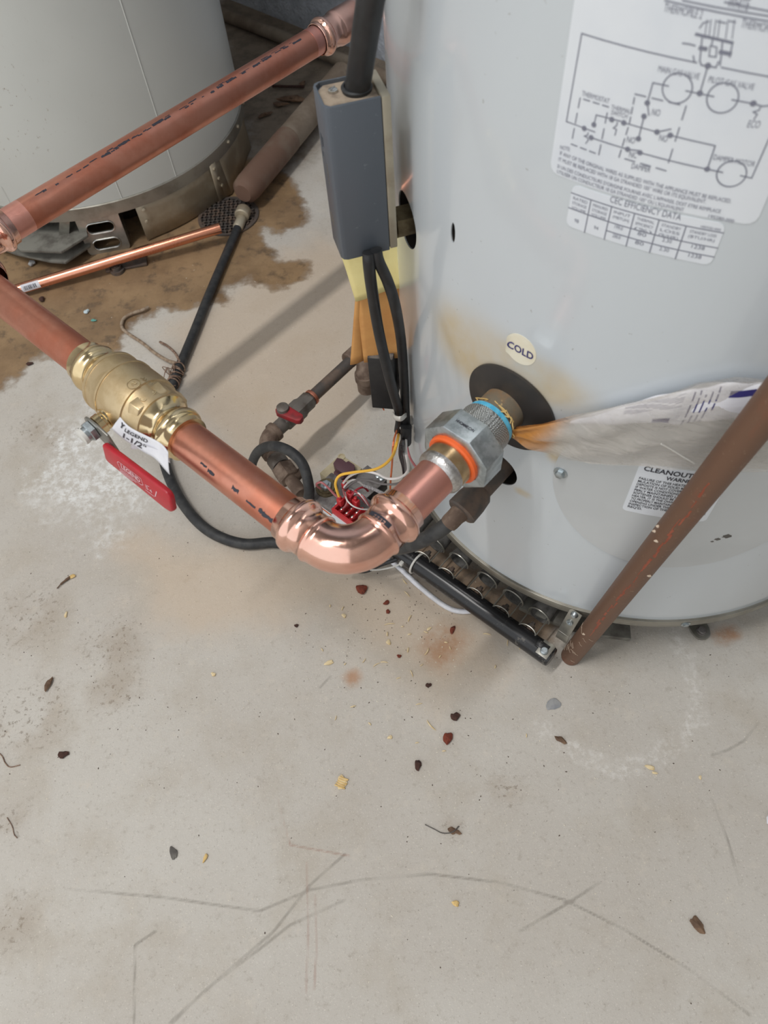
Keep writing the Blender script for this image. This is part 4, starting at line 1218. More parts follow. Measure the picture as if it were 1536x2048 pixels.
# nylon ties
ties = [tk(785, 828, .026), tk(790, 836, .033), tk(803, 838, .031), tk(815, 828, .006)]
tg_ = thing('cable_tie', 'white nylon clamp holding both black cables at the tank side', 'cable tie', tk(803, 838, .02))
obj('strap', cat(grid(14, 3, lambda x, y: spline(ties, 5)[int(x * 15)] + UPZ * (.009 * (y - .5)))), 'nylon', tg_).modifiers.new('thickness', 'SOLIDIFY').thickness = .0015
obj('clamp_tab', cat(lathe([(0, .007), (.003, .006), (.0035, 0)], tk(822, 840, 0.0), outn(on_tank(822, 840)[0]), 18)), 'nylon', tg_)
tag(obj('cable_tie', tube([tk(812, 854, .010) + Vector((.0075 * math.cos(t_), .0075 * math.sin(t_), .002 * math.sin(t_))) for t_ in np.linspace(0, 2 * PI, 18)[:-1]], .0014, 8, closed=True), 'nylon'),
    'small white tie around the right cable end below the clamp', 'cable tie')
# heat-shrink sleeve
tag(obj('cable_sleeve', tube(spline([tk(812, 852, .011), tk(812, 866, .012), tk(812, 884, .010)], 4), .0078, 16), 'rubber'), 'black taped sleeve at the lower end of the right cable', 'cable')

# envelope hung behind the cables
ep = dep(800, 600, .90); en = Vector((-.12, -1, 0)).normalized(); eN = en
def epx(u, v, off=0.0): return on_plane(u, v, ep + eN * off, eN)
ev = thing('envelope', 'brown kraft envelope with yellow sheet hanging behind the black cables', 'envelope', epx(745, 715))
def sheet4(A, B, C, D, nu=10, nv=10, wob=.002, seed=0):
    r_ = random.Random(seed); p1, p2 = r_.uniform(0, 6), r_.uniform(0, 6)
    return grid(nu, nv, lambda x, y: (A.lerp(B, x)).lerp(D.lerp(C, x), y) + eN * (wob * (math.sin(5 * x + p1) + math.sin(4 * y + p2))))
kr = obj('kraft_cover', cat(sheet4(epx(712, 575), epx(820, 552), epx(806, 716), epx(728, 722), seed=1),
    sheet4(epx(712, 575, .001), epx(722, 575, .001), epx(729, 722, .001), epx(700, 731, .004), 5, 10, .001, 2)), 'kraft', ev)
kr.modifiers.new('thickness', 'SOLIDIFY').thickness = .0006
ye = obj('yellow_sheet', sheet4(epx(668, 470, .003), epx(822, 430, .003), epx(815, 572, .003), epx(712, 597, .003), 12, 12, .003, 3), 'yellow_paper', ev)
ye.modifiers.new('thickness', 'SOLIDIFY').thickness = .0004

# black relay box under the envelope
kc = dep(765, 694, .985); kx = Vector((.97, -.24, 0)).normalized(); ky = Vector((kx.y, -kx.x, 0)); ky = ky if ky.y < 0 else -ky
rb = thing('relay_box', 'small black metal box with dusty round knockout behind the cables', 'control box', kc - UPZ * .11)
KW, KD, KH = .034, .044, .100
obj('case', box(kc - UPZ * KH / 2, kx, ky, UPZ, KW, KD, KH), 'black_box', rb, bevel=.0012)
kt = obj('lid', box(kc + UPZ * .0004, kx, ky, UPZ, KW * .98, KD * .98, .0012), 'black_dust', rb)
obj('knockout', lathe([(0, .0150), (.0014, .0150), (.0014, .0128), (.0004, .0126)], kc + UPZ * .0008, UPZ, 32), 'black_box', rb)
obj('terminal_tab', cat(box(kc + kx * .016 + ky * -.018 + UPZ * .004, kx, ky, UPZ, .006, .006, .006), lathe([(0, .003), (.0025, .0026)], kc + kx * .015 + ky * .006 + UPZ * .001, UPZ, 12)), 'steel_bright', rb)
obj('mounting_bracket', box(kc + kx * .030 - UPZ * .05, kx, ky, UPZ, .020, .02, .012), 'black_box', rb)
# ------------------------------------------------------------------ gas line on the floor behind the loop
GZ = .105
gp = thing('gas_pipe', 'dark iron gas pipe with elbow running low behind the copper loop', 'pipe', at(640, 780, 0))
g_a, g_b = at(722, 704, GZ), at(527, 884, GZ)
gd = (g_b - g_a).normalized(); GLn = (g_b - g_a).length
obj('long_pipe', lathe([(-.25, .0106), (GLn * .62, .0106)], g_a, gd, 24), 'iron', gp)
obj('coupling', lathe([(-.03, .0138), (-.028, .0150), (.004, .0150), (.006, .0138)], at(700, 718, GZ) - gd * .0, gd, 24), 'iron_rust', gp)
vp = at(598, 824, GZ); vs = (vp - g_a).dot(gd)
obj('copper_seal', lathe([(vs - .040, .0135), (vs - .036, .0140), (vs - .034, .0135)], g_a, gd, 24), 'copper', gp)
obj('short_pipe', lathe([(vs + .02, .0125), (GLn - .012, .0125)], g_a, gd, 24), 'iron_gray', gp)
g_c = at(603, 988, GZ); g2 = (g_c - g_b).normalized()
ec = g_b
pts = [ec - gd * .030, ec - gd * .022, ec - gd * .0215] + [ec - gd * (.0215 * (1 - math.sin(t_))) * 1.0 + g2 * (.0215 * (1 - math.cos(t_))) for t_ in np.linspace(0, PI / 2, 9)] + [ec + g2 * .0225, ec + g2 * .031]
obj('iron_elbow', tube(pts, [.0165, .0165, .0145] + [.0142] * 9 + [.0165, .0165], 22), 'iron_rust', gp)
G2 = (g_c - g_b).length
obj('short_nipple', lathe([(.025, .0108), (G2, .0108)], ec, g2, 22), 'iron_rust', gp)
obj('union_collar', lathe([(.040, .0150), (.042, .0160), (.058, .0160), (.060, .0145)], ec, g2, 22), 'iron_gray', gp)
obj('hex_bushing', lathe([(G2 - .062, .0170), (G2 - .060, .0195), (G2 - .036, .0195), (G2 - .034, .017)], ec, g2, 6, .4), 'iron_rust', gp, ang=25)
obj('pressure_tap', lathe([(0, .008), (.022, .0075), (.024, .005)], ec + g2 * (G2 - .030), gd * -1, 12), 'iron_rust', gp)
dl_ = at(730, 742, .10)
obj('drip_elbow', cat(tube(spline([at(722, 706, GZ), at(731, 728, GZ - .005), dl_ - UPZ * .01, dl_ - UPZ * .045], 6), .0165, 20), lathe([(0, .019), (.014, .019)], dl_ - UPZ * .02, UPZ, 20)), 'iron_rust', gp)
gv = thing('gas_shutoff', 'small gas shutoff with stubby red handle on the dark iron pipe', 'valve', vp - UPZ * .02)
obj('valve_body', cat(lathe([(vs - .034, .0125), (vs - .030, .0155), (vs - .014, .0155), (vs - .008, .0180), (vs + .010, .0180), (vs + .016, .0155), (vs + .030, .0155), (vs + .034, .0125)], g_a, gd, 8)), 'iron_gray', gv, ang=25)
gside = gd.cross(UPZ); gside = gside if gside.x < 0 else -gside
hp_ = at(567, 822, GZ + .034)
hx_ = (at(604, 840, GZ + .034) - hp_).normalized()
obj('red_lever', cat(prism([(-.0115, -.006), (-.0115, .006), (-.006, .0115), (.006, .0105), (.034, .0075), (.038, .003), (.038, -.005), (.032, -.0085), (.006, -.0105), (-.006, -.0115)], hp_ - UPZ * .006,
    hx_, UPZ.cross(hx_).normalized(), UPZ, .011)), 'red_dk', gv, bevel=.002)
obj('lever_cap', lathe([(0, .0105), (.006, .0100), (.008, .006)], hp_ + UPZ * .004, UPZ, 18), 'iron_gray', gv)

# gas control ------------------------------------------------------------
TZ = .135
ga, gb_ = at(615, 987, TZ), at(702, 1052, TZ)
gx1 = (gb_ - ga); gx1.z = 0; gx1.normalize(); gy1 = Vector((-gx1.y, gx1.x, 0))
if gy1.dot(Vector((0, 1, 0))) < 0: gy1 = -gy1
gc_ = thing('gas_control', 'grey gas control block with red terminal strip and coloured wires', 'gas valve', Vector((ga.x, ga.y, .06)) + gx1 * .05)
def gcorner(x, y, z=TZ): return Vector((ga.x, ga.y, z)) + gx1 * x + gy1 * y
GH = .062
obj('casting', box(gcorner(.058, .026, TZ - GH / 2), gx1, gy1, UPZ, .116, .052, GH), 'casting', gc_, bevel=.0025)
obj('side_label', cat(box(gcorner(.030, -.0004, TZ - .026), gx1, gy1, UPZ, .050, .001, .036)), 'label', gc_, smooth=False)
obj('label_stripe', box(gcorner(.027, -.0012, TZ - .010), gx1, gy1, UPZ, .044, .0008, .003), 'w_orange', gc_, smooth=False)
obj('label_print', fit_text('WARNING', .0, .0, .03, .008, lambda x, y: gcorner(.052 + x, -.0008, TZ - .052 + y)), 'ink_dk', gc_, smooth=False)
obj('pilot_cap', lathe([(0, .0165), (.003, .0165), (.003, .0125), (.005, .0125), (.005, .0095)], gcorner(.016, .025, TZ), UPZ, 28), 'bronze', gc_)
obj('hex_plug', cat(hexnut(gcorner(.016, .025, TZ), UPZ, .004, .011, .0088, .2), lathe([(.011, .0045), (.014, .004)], gcorner(.016, .025, TZ), UPZ, 12)), 'zinc', gc_, ang=25)
obj('top_screw', cat(lathe([(0, .0055), (.003, .005), (.004, .003)], gcorner(.050, .008, TZ), UPZ, 16), lathe([(0, .0045), (.0035, .004), (.0045, .002)], gcorner(.048, .0145, TZ), UPZ, 16)), 'zinc', gc_)
# red terminal strip
ts = obj('terminal_strip', box(gcorner(.084, .014, TZ + .0075), gx1, gy1, UPZ, .060, .034, .015), 'terminal', gc_, bevel=.001)
cut(ts, [box(gcorner(.084, .016, TZ + .012), gx1, gy1, UPZ, .052, .030, .014)])
obj('strip_face', box(gcorner(.084, -.0036, TZ - .006), gx1, gy1, UPZ, .056, .0012, .020), 'label', gc_, smooth=False)
q = random.Random(4); ms = []; ms2 = []; ms3 = []
for k in range(5):
    x = .063 + .0105 * k
    for y in (.010, .020):
        ms.append(cat(lathe([(0, .0036), (.003, .0034), (.004, .002)], gcorner(x, y, TZ + .006), UPZ, 12)))
    if k < 4: ms2.append(box(gcorner(x + .0052, .015, TZ + .010), gx1, gy1, UPZ, .0016, .026, .012))
obj('terminal_screw', cat(*ms), 'steel_bright', gc_); obj('terminal_divider', cat(*ms2), 'terminal', gc_)
for (u, v, z_, s_) in ((681, 1003, .160, .9), (700, 990, .160, 1), (690, 972, .150, .8), (712, 1005, .155, 1)):
    p = at(u, v, z_)
    obj('spade_terminal', cat(box(p, gx1, gy1, UPZ, .010 * s_, .008, .014), tube([p + UPZ * .005, p + UPZ * .013], .0028, 8)), 'terminal', gc_, bevel=.0012)
# beige cover plate with maroon knob
cs = [at(u, v, .112) for u, v in ((639, 946), (681, 908), (724, 936), (685, 979))]
o0 = cs[0]; X1, Y1, Z1 = Vector((1, 0, 0)), Vector((0, 1, 0)), UPZ
def pl(poly, z0, h): 
    return prism([(p.x, p.y) for p in (at(u, v, z0 + h) for u, v in poly)], UPZ * z0, X1, Y1, Z1, h)
obj('beige_plate', pl([(639, 946), (681, 908), (724, 936), (685, 979)], .088, .024), 'beige', gc_, bevel=.001)
obj('plate_eyelet', lathe([(0, .0062), (.0012, .0062), (.0014, .0040), (.0004, .0038)], at(683, 914, .112), UPZ, 18), 'beige', gc_)
kn = obj('maroon_knob', cat(pl([(666, 926), (674, 915), (684, 917), (710, 938), (706, 946), (690, 950), (684, 946), (672, 937)], .112, .016), pl([(690, 925), (697, 921), (709, 929), (710, 936), (703, 940)], .112, .011),
    pl([(667, 944), (671, 938), (690, 950), (688, 956), (680, 959), (668, 952)], .112, .008)), 'maroon', gc_, bevel=.0012)
obj('plate_screw', lathe([(0, .0042), (.002, .004), (.003, .002)], at(664, 958, .112), UPZ, 14), 'zinc', gc_)
gb2 = obj('regulator_box', cat(pl([(690, 968), (735, 932), (774, 962), (732, 1000)], .085, .022)), 'dk_metal', gc_, bevel=.001)
obj('regulator_lid', cat(pl([(689, 966), (735, 930), (774, 959), (732, 997)], .107, .003)), 'casting', gc_, bevel=.0006)
for u, v in ((756, 953), (763, 958)): obj('lid_screw', lathe([(0, .0042), (.0022, .004), (.0032, .002)], at(u, v, .110), UPZ, 14), 'zinc', gc_)
obj('rear_block', cat(pl([(700, 990), (735, 985), (765, 1010), (728, 1040)], .070, .022)), 'dk_metal', gc_, bevel=.001)
obj('mounting_base', box(gcorner(.06, .05, TZ - GH - .016), gx1, gy1, UPZ, .10, .07, .034), 'dk_metal', gc_, bevel=.002)
obj('support_leg', box(gcorner(.07, .045, (TZ - GH - .03) / 2), gx1, gy1, UPZ, .03, .03, TZ - GH - .03), 'dk_metal', gc_)


def wire(label, mat, pts, r=.0017, n=8, name='wire', cat_='wire'):
    return tag(obj(name, tube(spline(pts, 7), r, n), mat), label, cat_)


W = lambda *a: [at(u, v, z) for u, v, z in a]
c_end = tk(797, 862, .019)
wire('yellow wire looping from cable end down to the gas control', 'w_yellow', [c_end + UPZ * .01, c_end - UPZ * .006] + W((793, 888, .36), (781, 918, .30), (752, 938, .25), (705, 945, .215), (680, 951, .205), (671, 966, .195), (675, 985, .18), (681, 1000, .165)), .0020)
wire('orange wire dropping straight from cable end behind yellow wire', 'w_orange', [c_end + Vector((-.002, .002, 0))] + W((787, 885, .34), (784, 930, .26), (781, 965, .20), (780, 1000, .15), (778, 1020, .1)), .0013)
s_end = tk(812, 878, .011)
wire('white wire curving from sleeve under the brown knob side', 'w_white', [s_end] + W((812, 905, .34), (816, 940, .28), (800, 955, .24), (775, 957, .22), (752, 947, .215), (725, 943, .21), (700, 952, .20), (687, 966, .17)), .0018)
wire('grey wire curving below the white wire to the terminals', 'w_grey', [s_end + Vector((-.004, 0, 0))] + W((808, 905, .34), (812, 945, .26), (798, 966, .22), (765, 968, .20), (735, 960, .195), (712, 962, .185), (690, 978, .165)), .0016)
wire('dark brown wire hanging from the sleeve beside the tank', 'w_black', [s_end + Vector((-.006, -.003, .004))] + W((801, 890, .36), (800, 912, .31), (806, 935, .26), (808, 965, .20), (800, 1000, .14)), .0018)
wire('black wire hanging from the sleeve next to brown wire', 'w_black', [s_end + Vector((-.004, -.005, .004))] + W((804, 888, .36), (806, 915, .31), (812, 945, .25), (811, 975, .18), (806, 1010, .12)), .0016)
wire('pink wire bending right from the sleeve along the tank edge', 'w_pink', [s_end + Vector((.003, -.003, 0))] + [tk(814, 892, .010), tk(820, 915, .010), tk(829, 930, .012), tk(840, 945, .014), tk(850, 965, .014)], .0018)
wire('dusky red wire looping over the hex plug to terminals', 'w_pink', W((641, 977, .150), (634, 972, .160), (634, 967, .168), (643, 965, .172), (655, 974, .168), (668, 988, .160), (678, 996, .155)), .0017)
wire('red wire arching over the rear terminals', 'w_red', W((700, 995, .165), (708, 984, .172), (718, 977, .172), (728, 975, .165), (736, 982, .15)), .0016)
wire('thin white wire arching to the braided sleeve', 'w_white', W((688, 975, .165), (698, 964, .178), (708, 960, .182), (718, 964, .178), (727, 971, .170)), .0015)
wire('braided white sleeve leading right under the copper elbow', 'braid', W((727, 971, .170), (742, 976, .165), (762, 985, .155), (790, 1000, .14), (815, 1020, .12)), .0026)
wire('pale pink wire bending down in front of the red terminals', 'w_pink', W((686, 980, .165), (689, 990, .172), (694, 1000, .172), (692, 1010, .162), (687, 1016, .150)), .0015)
wire('thin white wire curling round the right end of terminals', 'w_white', W((690, 985, .165), (694, 1000, .178), (706, 1012, .176), (722, 1018, .168), (740, 1019, .155)), .0011)
for k in range(4):
    q = random.Random(40 + k)
    wire(('thin grey lead', 'thin red lead', 'thin white lead', 'thin pink lead')[k] + ' tangled between the red terminals and rear block', ('w_grey', 'w_red', 'w_white', 'w_pink')[k], W((692 + 6 * k, 984 + 3 * k, .16), (702 + 7 * k, 978 + 4 * k, .178), (716 + 5 * k, 990 + 3 * k, .172), (728 + 4 * k, 1004 + 3 * k, .15)), .0012)
wire('frayed orange wire poking out below the black relay box', 'w_orange', W((790, 797, .20), (775, 800, .20), (765, 806, .19), (764, 813, .18), (768, 820, .17)), .0011)
# black conduit looping up from the gas control
wire('black conduit looping up from the gas control behind the copper pipe', 'rubber', W((612, 1012, .10), (616, 1000, .13), (618, 975, .16), (606, 930, .185), (580, 903, .19), (548, 892, .18), (520, 900, .14), (505, 925, .08), (502, 960, .02), (520, 985, .012), (545, 990, .012)), .0078, 18, 'conduit', 'cable')

# ------------------------------------------------------------------ drain and its hose
DN = outn(H_DRAIN[0]); dz0 = tp(H_DRAIN[0], H_DRAIN[1] - .002, -.03)
dn = thing('drain_fitting', 'rusty drain bushing poking out of the tank below the union', 'pipe fitting', tp(H_DRAIN[0], H_DRAIN[1], .03))
d1 = at(928, 1018, .335); dd = (d1 - dz0).normalized()
DLn = (d1 - dz0).length
obj('drain_nipple', lathe([(0, .0125), (DLn - .005, .0125)], dz0, dd, 28), 'iron', dn)
obj('reducer', lathe([(DLn - .030, .0135), (DLn - .026, .0165), (DLn - .012, .0185), (DLn + .004, .0190), (DLn + .006, .0170)], dz0, dd, 28), 'iron', dn)
d2 = at(897, 1048, .318)
obj('hose_barb', tube(spline([d1, (d1 + d2) / 2 + UPZ * .001, d2], 4), [.0115] * 4 + [.0108] * 4 + [.0104], 22), 'iron_rust', dn)
hz = [(900, 1044, .320), (880, 1060, .308), (850, 1078, .285), (815, 1092, .245), (770, 1100, .18), (720, 1103, .11), (660, 1098, .05), (600, 1090, .018), (545, 1085, .0105), (490, 1088, .0105), (440, 1074, .0105), (400, 1048, .0105), (365, 1006, .0105), (340, 958, .0105), (327, 915, .0105), (323, 870, .0105), (329, 825, .0105), (342, 780, .0105), (356, 742, .0105), (385, 672, .0105), (420, 585, .0105), (452, 510, .0105), (478, 450, .0105)]
hose = thing('rubber_hose', 'long black hose from the drain looping under copper pipe to metal end by floor grate', 'hose', at(470, 1080, 0))
hs = spline(W(*hz), 8)
obj('hose_wall', tube(hs, .0092, 20), 'rubber', hose)
he = (hs[-1] - hs[-9]).normalized()
obj('hose_ferrule', cat(lathe([(-.012, .0098), (-.010, .0112), (.022, .0112), (.024, .0098)], hs[-1], he, 24), lathe([(.024, .014), (.026, .0165), (.046, .0165), (.048, .015), (.048, .011), (.040, .010)], hs[-1] + UPZ * .005, he, 24)), 'steel_dull', hose)
# twine binding the hose
q = random.Random(6); ms = []
for k in range(7):
    c0 = at(347 + q.uniform(-4, 8), 768 - k * 6, .0105); c0 = min(hs, key=lambda p: (p - c0).length); i = hs.index(c0)
    dh = (hs[i + 1] - hs[i - 1]).normalized(); e1h, e2h = frame(dh)
    ms.append(tube([c0 + dh * (.004 * math.sin(t_ + k)) + (e1h * math.cos(t_) + e2h * math.sin(t_)) * (.0102 + q.uniform(0, .002)) for t_ in np.linspace(0, 2 * PI, 14)[:-1]], .0013, 6, closed=True))
for k in range(6):
    p = at(340 + q.uniform(-6, 12), 765 + q.uniform(-30, 12), .018)
    ms.append(tube(spline([p, p + Vector((q.uniform(-.02, .01), q.uniform(-.02, .02), q.uniform(-.006, .01))), p + Vector((q.uniform(-.03, .01), q.uniform(-.03, .02), -.012))], 4), .0009, 5))
tag(obj('twine', cat(*ms), 'twine'), 'tangle of brown twine wrapped round the black hose', 'twine')
tag(obj('string', tube(spline(W((297, 614, .006), (285, 620, .008), (264, 627, .006), (247, 638, .005), (244, 655, .005), (258, 668, .005), (285, 686, .005), (310, 706, .006), (335, 721, .008), (352, 727, .012), (358, 738, .016)), 7), .0034, 10), 'string'), 'pale cord lying on floor with hooked end toward brown stain', 'cord')
tag(obj('string', tube(spline(W((320, 684, .006), (335, 692, .012), (350, 706, .016), (360, 724, .018)), 6), .0026, 8), 'twine'), 'short brown cord end sticking out beside the black hose', 'cord')
# white cable on the floor and tie on the manifold
tag(obj('cable', tube(spline(W((700, 1060, .03), (745, 1098, .02), (790, 1128, .012), (830, 1165, .007), (862, 1192, .005), (890, 1212, .005), (915, 1222, .005), (945, 1221, .006), (975, 1210, .010)), 8), .0042, 14), 'white_cable'), 'white cable bending on the floor in front of the black burner pipe', 'cable')
tc = mB + md * (.012)
tie = thing('cable_tie', 'white nylon tie round the left end of black burner pipe', 'cable tie', tc - UPZ * .02)
obj('strap', cat(tube([tc + (mn * math.cos(t_) + UPZ * math.sin(t_)) * (RM + .0022) for t_ in np.linspace(0, 2 * PI, 26)[:-1]], .0018, 8, closed=True)), 'nylon', tie)
hp2 = at(803, 1127, .05)
obj('tie_head', box(hp2, md, mn, UPZ, .006, .007, .007), 'nylon', tie, bevel=.001)
obj('tie_tail', tube(spline(W((803, 1127, .05), (785, 1134, .045), (762, 1139, .04), (740, 1140, .04)), 5), .0013, 6), 'nylon', tie)
tag(obj('cable', tube(spline(W((830, 1100, .05), (795, 1118, .045), (760, 1130, .035), (735, 1141, .028), (715, 1142, .03), (690, 1135, .04)), 6), .0034, 10), 'rubber'), 'thin black cable crossing under the copper elbow beside the tie', 'cable')

# ------------------------------------------------------------------ plastic bag hooked between tank and brown pipe
TOPC = [(1038, 830), (1100, 826), (1165, 811), (1250, 789), (1340, 766), (1400, 744), (1470, 738), (1545, 742)]
BOTC = [(1048, 846), (1078, 873), (1130, 894), (1190, 908), (1245, 909), (1330, 914), (1420, 919), (1545, 924)]
OFFS = [.026, .020, .016, .016, .016, .015, .013, .012]
def crv(Cc, x):
    i = min(x, .9999) * (len(Cc) - 1); k = int(i); fr = i - k; a, b = Cc[k], Cc[k + 1]
    if isinstance(a, tuple): return (a[0] + (b[0] - a[0]) * fr, a[1] + (b[1] - a[1]) * fr)
    return a + (b - a) * fr
def bagp(x, y, side):
    (u0, v0), (u1, v1) = crv(TOPC, x), crv(BOTC, x); u, v = u0 + (u1 - u0) * y, v0 + (v1 - v0) * y
    bul = math.sin(PI * min(1, y * 1.02)) * (.0062 * min(1, 4 * x)); fold = .0012 * math.sin(13 * y + 9 * x) + .0010 * math.sin(31 * x + 4 * y)
    a, z = on_tank(u, v); 
    if side == 0: a += .0
    return tp(a, z, crv(OFFS, x) * (.9) + side * (bul + fold) - (.0 if side > 0 else .002))
bag = thing('plastic_bag', 'clear plastic bag with folded booklet wedged between tank and brown pipe', 'bag', tk(1290, 870, .014))
def film(name, side):
    o = obj(name, grid(56, 18, lambda x, y: bagp(x, y, side)), 'film', bag)
    at_ = o.data.attributes.new('stain', 'FLOAT', 'POINT')
    vals = []
    for j in range(18):
        for i in range(56):
            x, y = i / 55, j / 17; vals.append(max(0, min(1, 1.35 - abs(x * 4.4 + (y - .4) * .5))) + .35 * max(0, 1 - abs(x - .2) * 8) * (1 if y > .5 else 0))
    at_.data.foreach_set('value', vals); return o
film('front_film', 1.0); film('back_film', -.5)
BC = [(1150, 828), (1230, 815), (1300, 803), (1370, 795), (1440, 786), (1520, 780), (1560, 778)]
BHh = [.003, .0105, .0160, .0215, .0225, .0205, .0195]
def bookp(x, t_, k=1.0):
    u, v = crv(BC, x); a, z = on_tank(u, v); h_ = crv(BHh, x)
    k2 = 1 + .05 * math.sin(23 * x + 3 * t_) + .04 * math.sin(41 * x)
    return tp(a, z + h_ * math.sin(t_) * k * k2, .0105 + .0060 * min(1, h_ / .012) * math.cos(t_) * k)
bk = obj('booklet', grid(44, 24, lambda x, y: bookp(x, 2 * PI * y)), 'paper', bag)
ms = []
for i, (x, t0, t1) in enumerate(((.52, -1.5, 1.1), (.548, -1.5, 1.3), (.575, -1.5, .9), (.602, -1.4, 1.25), (.63, -.1, 1.3))):
    n = 14; w2 = .0035
    V = [bookp(x + s_ * w2, t0 + (t1 - t0) * j / n, 1.03) for s_ in (-1, 1) for j in range(n + 1)]
    Fc = [(j, j + 1, n + 2 + j, n + 1 + j) for j in range(n) if (j * 7 + i * 3) % 5]
    ms.append((V, Fc))
for (x0_, x1_, t0, t1) in ((.37, .45, -.75, -.35), (.68, .78, .55, .9), (.80, .86, -.1, .1)):
    V = [bookp(x0_ + (x1_ - x0_) * i / 6, t, 1.03) for t in (t0, t1) for i in range(7)]; ms.append((V, [(i, i + 1, 8 + i, 7 + i) for i in range(6)]))
for k in range(7):
    t = .35 + .12 * k; V = [bookp(.22 + .26 * i / 8, t + s_, 1.03) for s_ in (0, .03) for i in range(9)]
    ms.append((V, [(i, i + 1, 10 + i, 9 + i) for i in range(8) if (i + k) % 4]))
obj('booklet_print', cat(*ms), 'ink_navy', bk, smooth=False)
tag_edge = obj('seal_edge', tube(spline([bagp(.66 + .14 * k / 6, .62 + .05 * k, 1.2) for k in range(7)], 4), .0007, 6), 'nylon', bag)

# ------------------------------------------------------------------ far water heater
fh = thing('water_heater', 'far white tank behind the copper tube with plain dusty jacket', 'water heater', (LC.x, LC.y, 0))
LZ = .1166; LBt = .088; lc = Vector((LC.x, LC.y, 0))
obj('jacket', lathe([(LZ - .004, LR), (LZ + .3, LR), (LZ + .6, LR), (1.66, LR), (1.66, 0)], lc, UPZ, 150, caps=False), 'jacket_old', fh)
obj('rim_band', lathe([(LBt, LR - .015), (LBt, LR + .003), (LZ - .002, LR + .0032), (LZ, LR + .0012), (LZ, LR - .003)], lc, UPZ, 150, caps=False), 'band', fh)
obj('tank_bottom', lathe([(LBt + .004, 0), (LBt + .004, LR - .008)], lc, UPZ, 60, caps=False), 'hole', fh)
def lp(a, z, off=0.0): return Vector((LC.x + (LR + off) * math.cos(math.radians(a)), LC.y + (LR + off) * math.sin(math.radians(a)), z))
for a in (-51.5, -72.0, -110.5):
    z0 = LZ + (.0 if a != -72 else 0); 
    obj('jacket_seam', cat(grid(3, 2, lambda x, y: lp(a + .28 * (x - .5) * 2, LZ + (1.4 if a > -60 else .05) * y, .0012 if x == .5 else .0001))), 'jacket_old', fh)
# skirt panels
sk = [(-69.0, LR - .001), (-31.0, .3640), (-1.0, .3560), (35, .3600), (75, .36), (115, .36), (150, .36), (185, .36), (222, .36)]
for (a0, r0), (a1, r1) in zip(sk[:-1], sk[1:]):
    def spt(a, r, z): return Vector((LC.x + r * math.cos(math.radians(a)), LC.y + r * math.sin(math.radians(a)), z))
    n = 8 if a0 < -50 else 2
    def skp(x, y):
        a = a0 + (a1 - a0) * x; top = spt(a, LR - .0015, LBt + .012)
        bot = spt(a0, r0, .004).lerp(spt(a1, r1, .004), x); rr = math.hypot(bot.x - LC.x, bot.y - LC.y); rr = max(rr, LR - .004)
        b2 = spt(a, rr, .004)
        return top.lerp(b2, y)
    p_ = obj('skirt_panel', grid(10, 4, skp), 'steel_dull', fh); s2 = p_.modifiers.new('thickness', 'SOLIDIFY'); s2.thickness = .0015
for a, z in ((-66.5, .078), (-67.0, .050), (-35.5, .082), (-34.5, .055), (-33.8, .035)):
    screw(fh, lp(a, z, .0015 if a < -50 else .0035), lp(a, 0) - lp(a, 0, -.1), .0042, .004, 'skirt_screw', 'steel_dull', False)
for a in (-14.0, -24.0, 2): screw(fh, lp(a, .104, .003), lp(a, 0) - lp(a, 0, -.1), .004, .004, 'rim_screw', 'steel_dull', False)
obj('panel_flange', grid(3, 3, lambda x, y: lp(-37.2 + 3.2 * x, .094 - .088 * y, .0030 + .003 * y)), 'steel_dull', fh).modifiers.new('thickness', 'SOLIDIFY').thickness = .0015
# slotted support bracket
ba_ = math.radians(-83.0); bn = Vector((math.cos(ba_), math.sin(ba_), 0)); bt_ = Vector((-bn.y, bn.x, 0))
bc = lc + bn * (LR - .010); BWd = .092
tilt = (UPZ * math.cos(.12) - bn * math.sin(.12)).normalized(); 
po = bc + UPZ * .046 + bn * .004
br = obj('slotted_bracket', prism(rrect(BWd, .096, .010, 4), po - bn * .003, bt_, tilt, bn, .003), 'steel', fh)
def slot(y): return prism([(x, y_ + y) for x, y_ in rrect(.056, .020, .0098, 5)], po - bn * .02, bt_, tilt, bn, .05)
cut(br, [slot(.012), slot(-.026)])
for y in (.012, -.026):
    rr = [(x, y_ + y) for x, y_ in rrect(.059, .023, .0112, 6)]
    obj('slot_rim', tube([po + bt_ * x + tilt * y_ + bn * .0006 for x, y_ in rr], .0016, 8, closed=True), 'steel_bright', br)
for sg in (1, -1): obj('bracket_side', box(po + bt_ * (BWd / 2 - .002) * sg - bn * .022, bt_, tilt, bn, .003, .086, .040), 'steel', br, bevel=.0008)
fb = at(234, 538, .006)
obj('levelling_foot', cat(lathe([(-.006, .016), (.001, .016), (.001, .011), (.008, .011), (.008, .006), (.010, .006)], fb, UPZ, 16)), 'iron', fh)
obj('foot_plate', box(fb + bt_ * .02 + bn * -.024 - UPZ * .002, bt_, bn, UPZ, .09, .05, .006), 'iron', fh, bevel=.001)
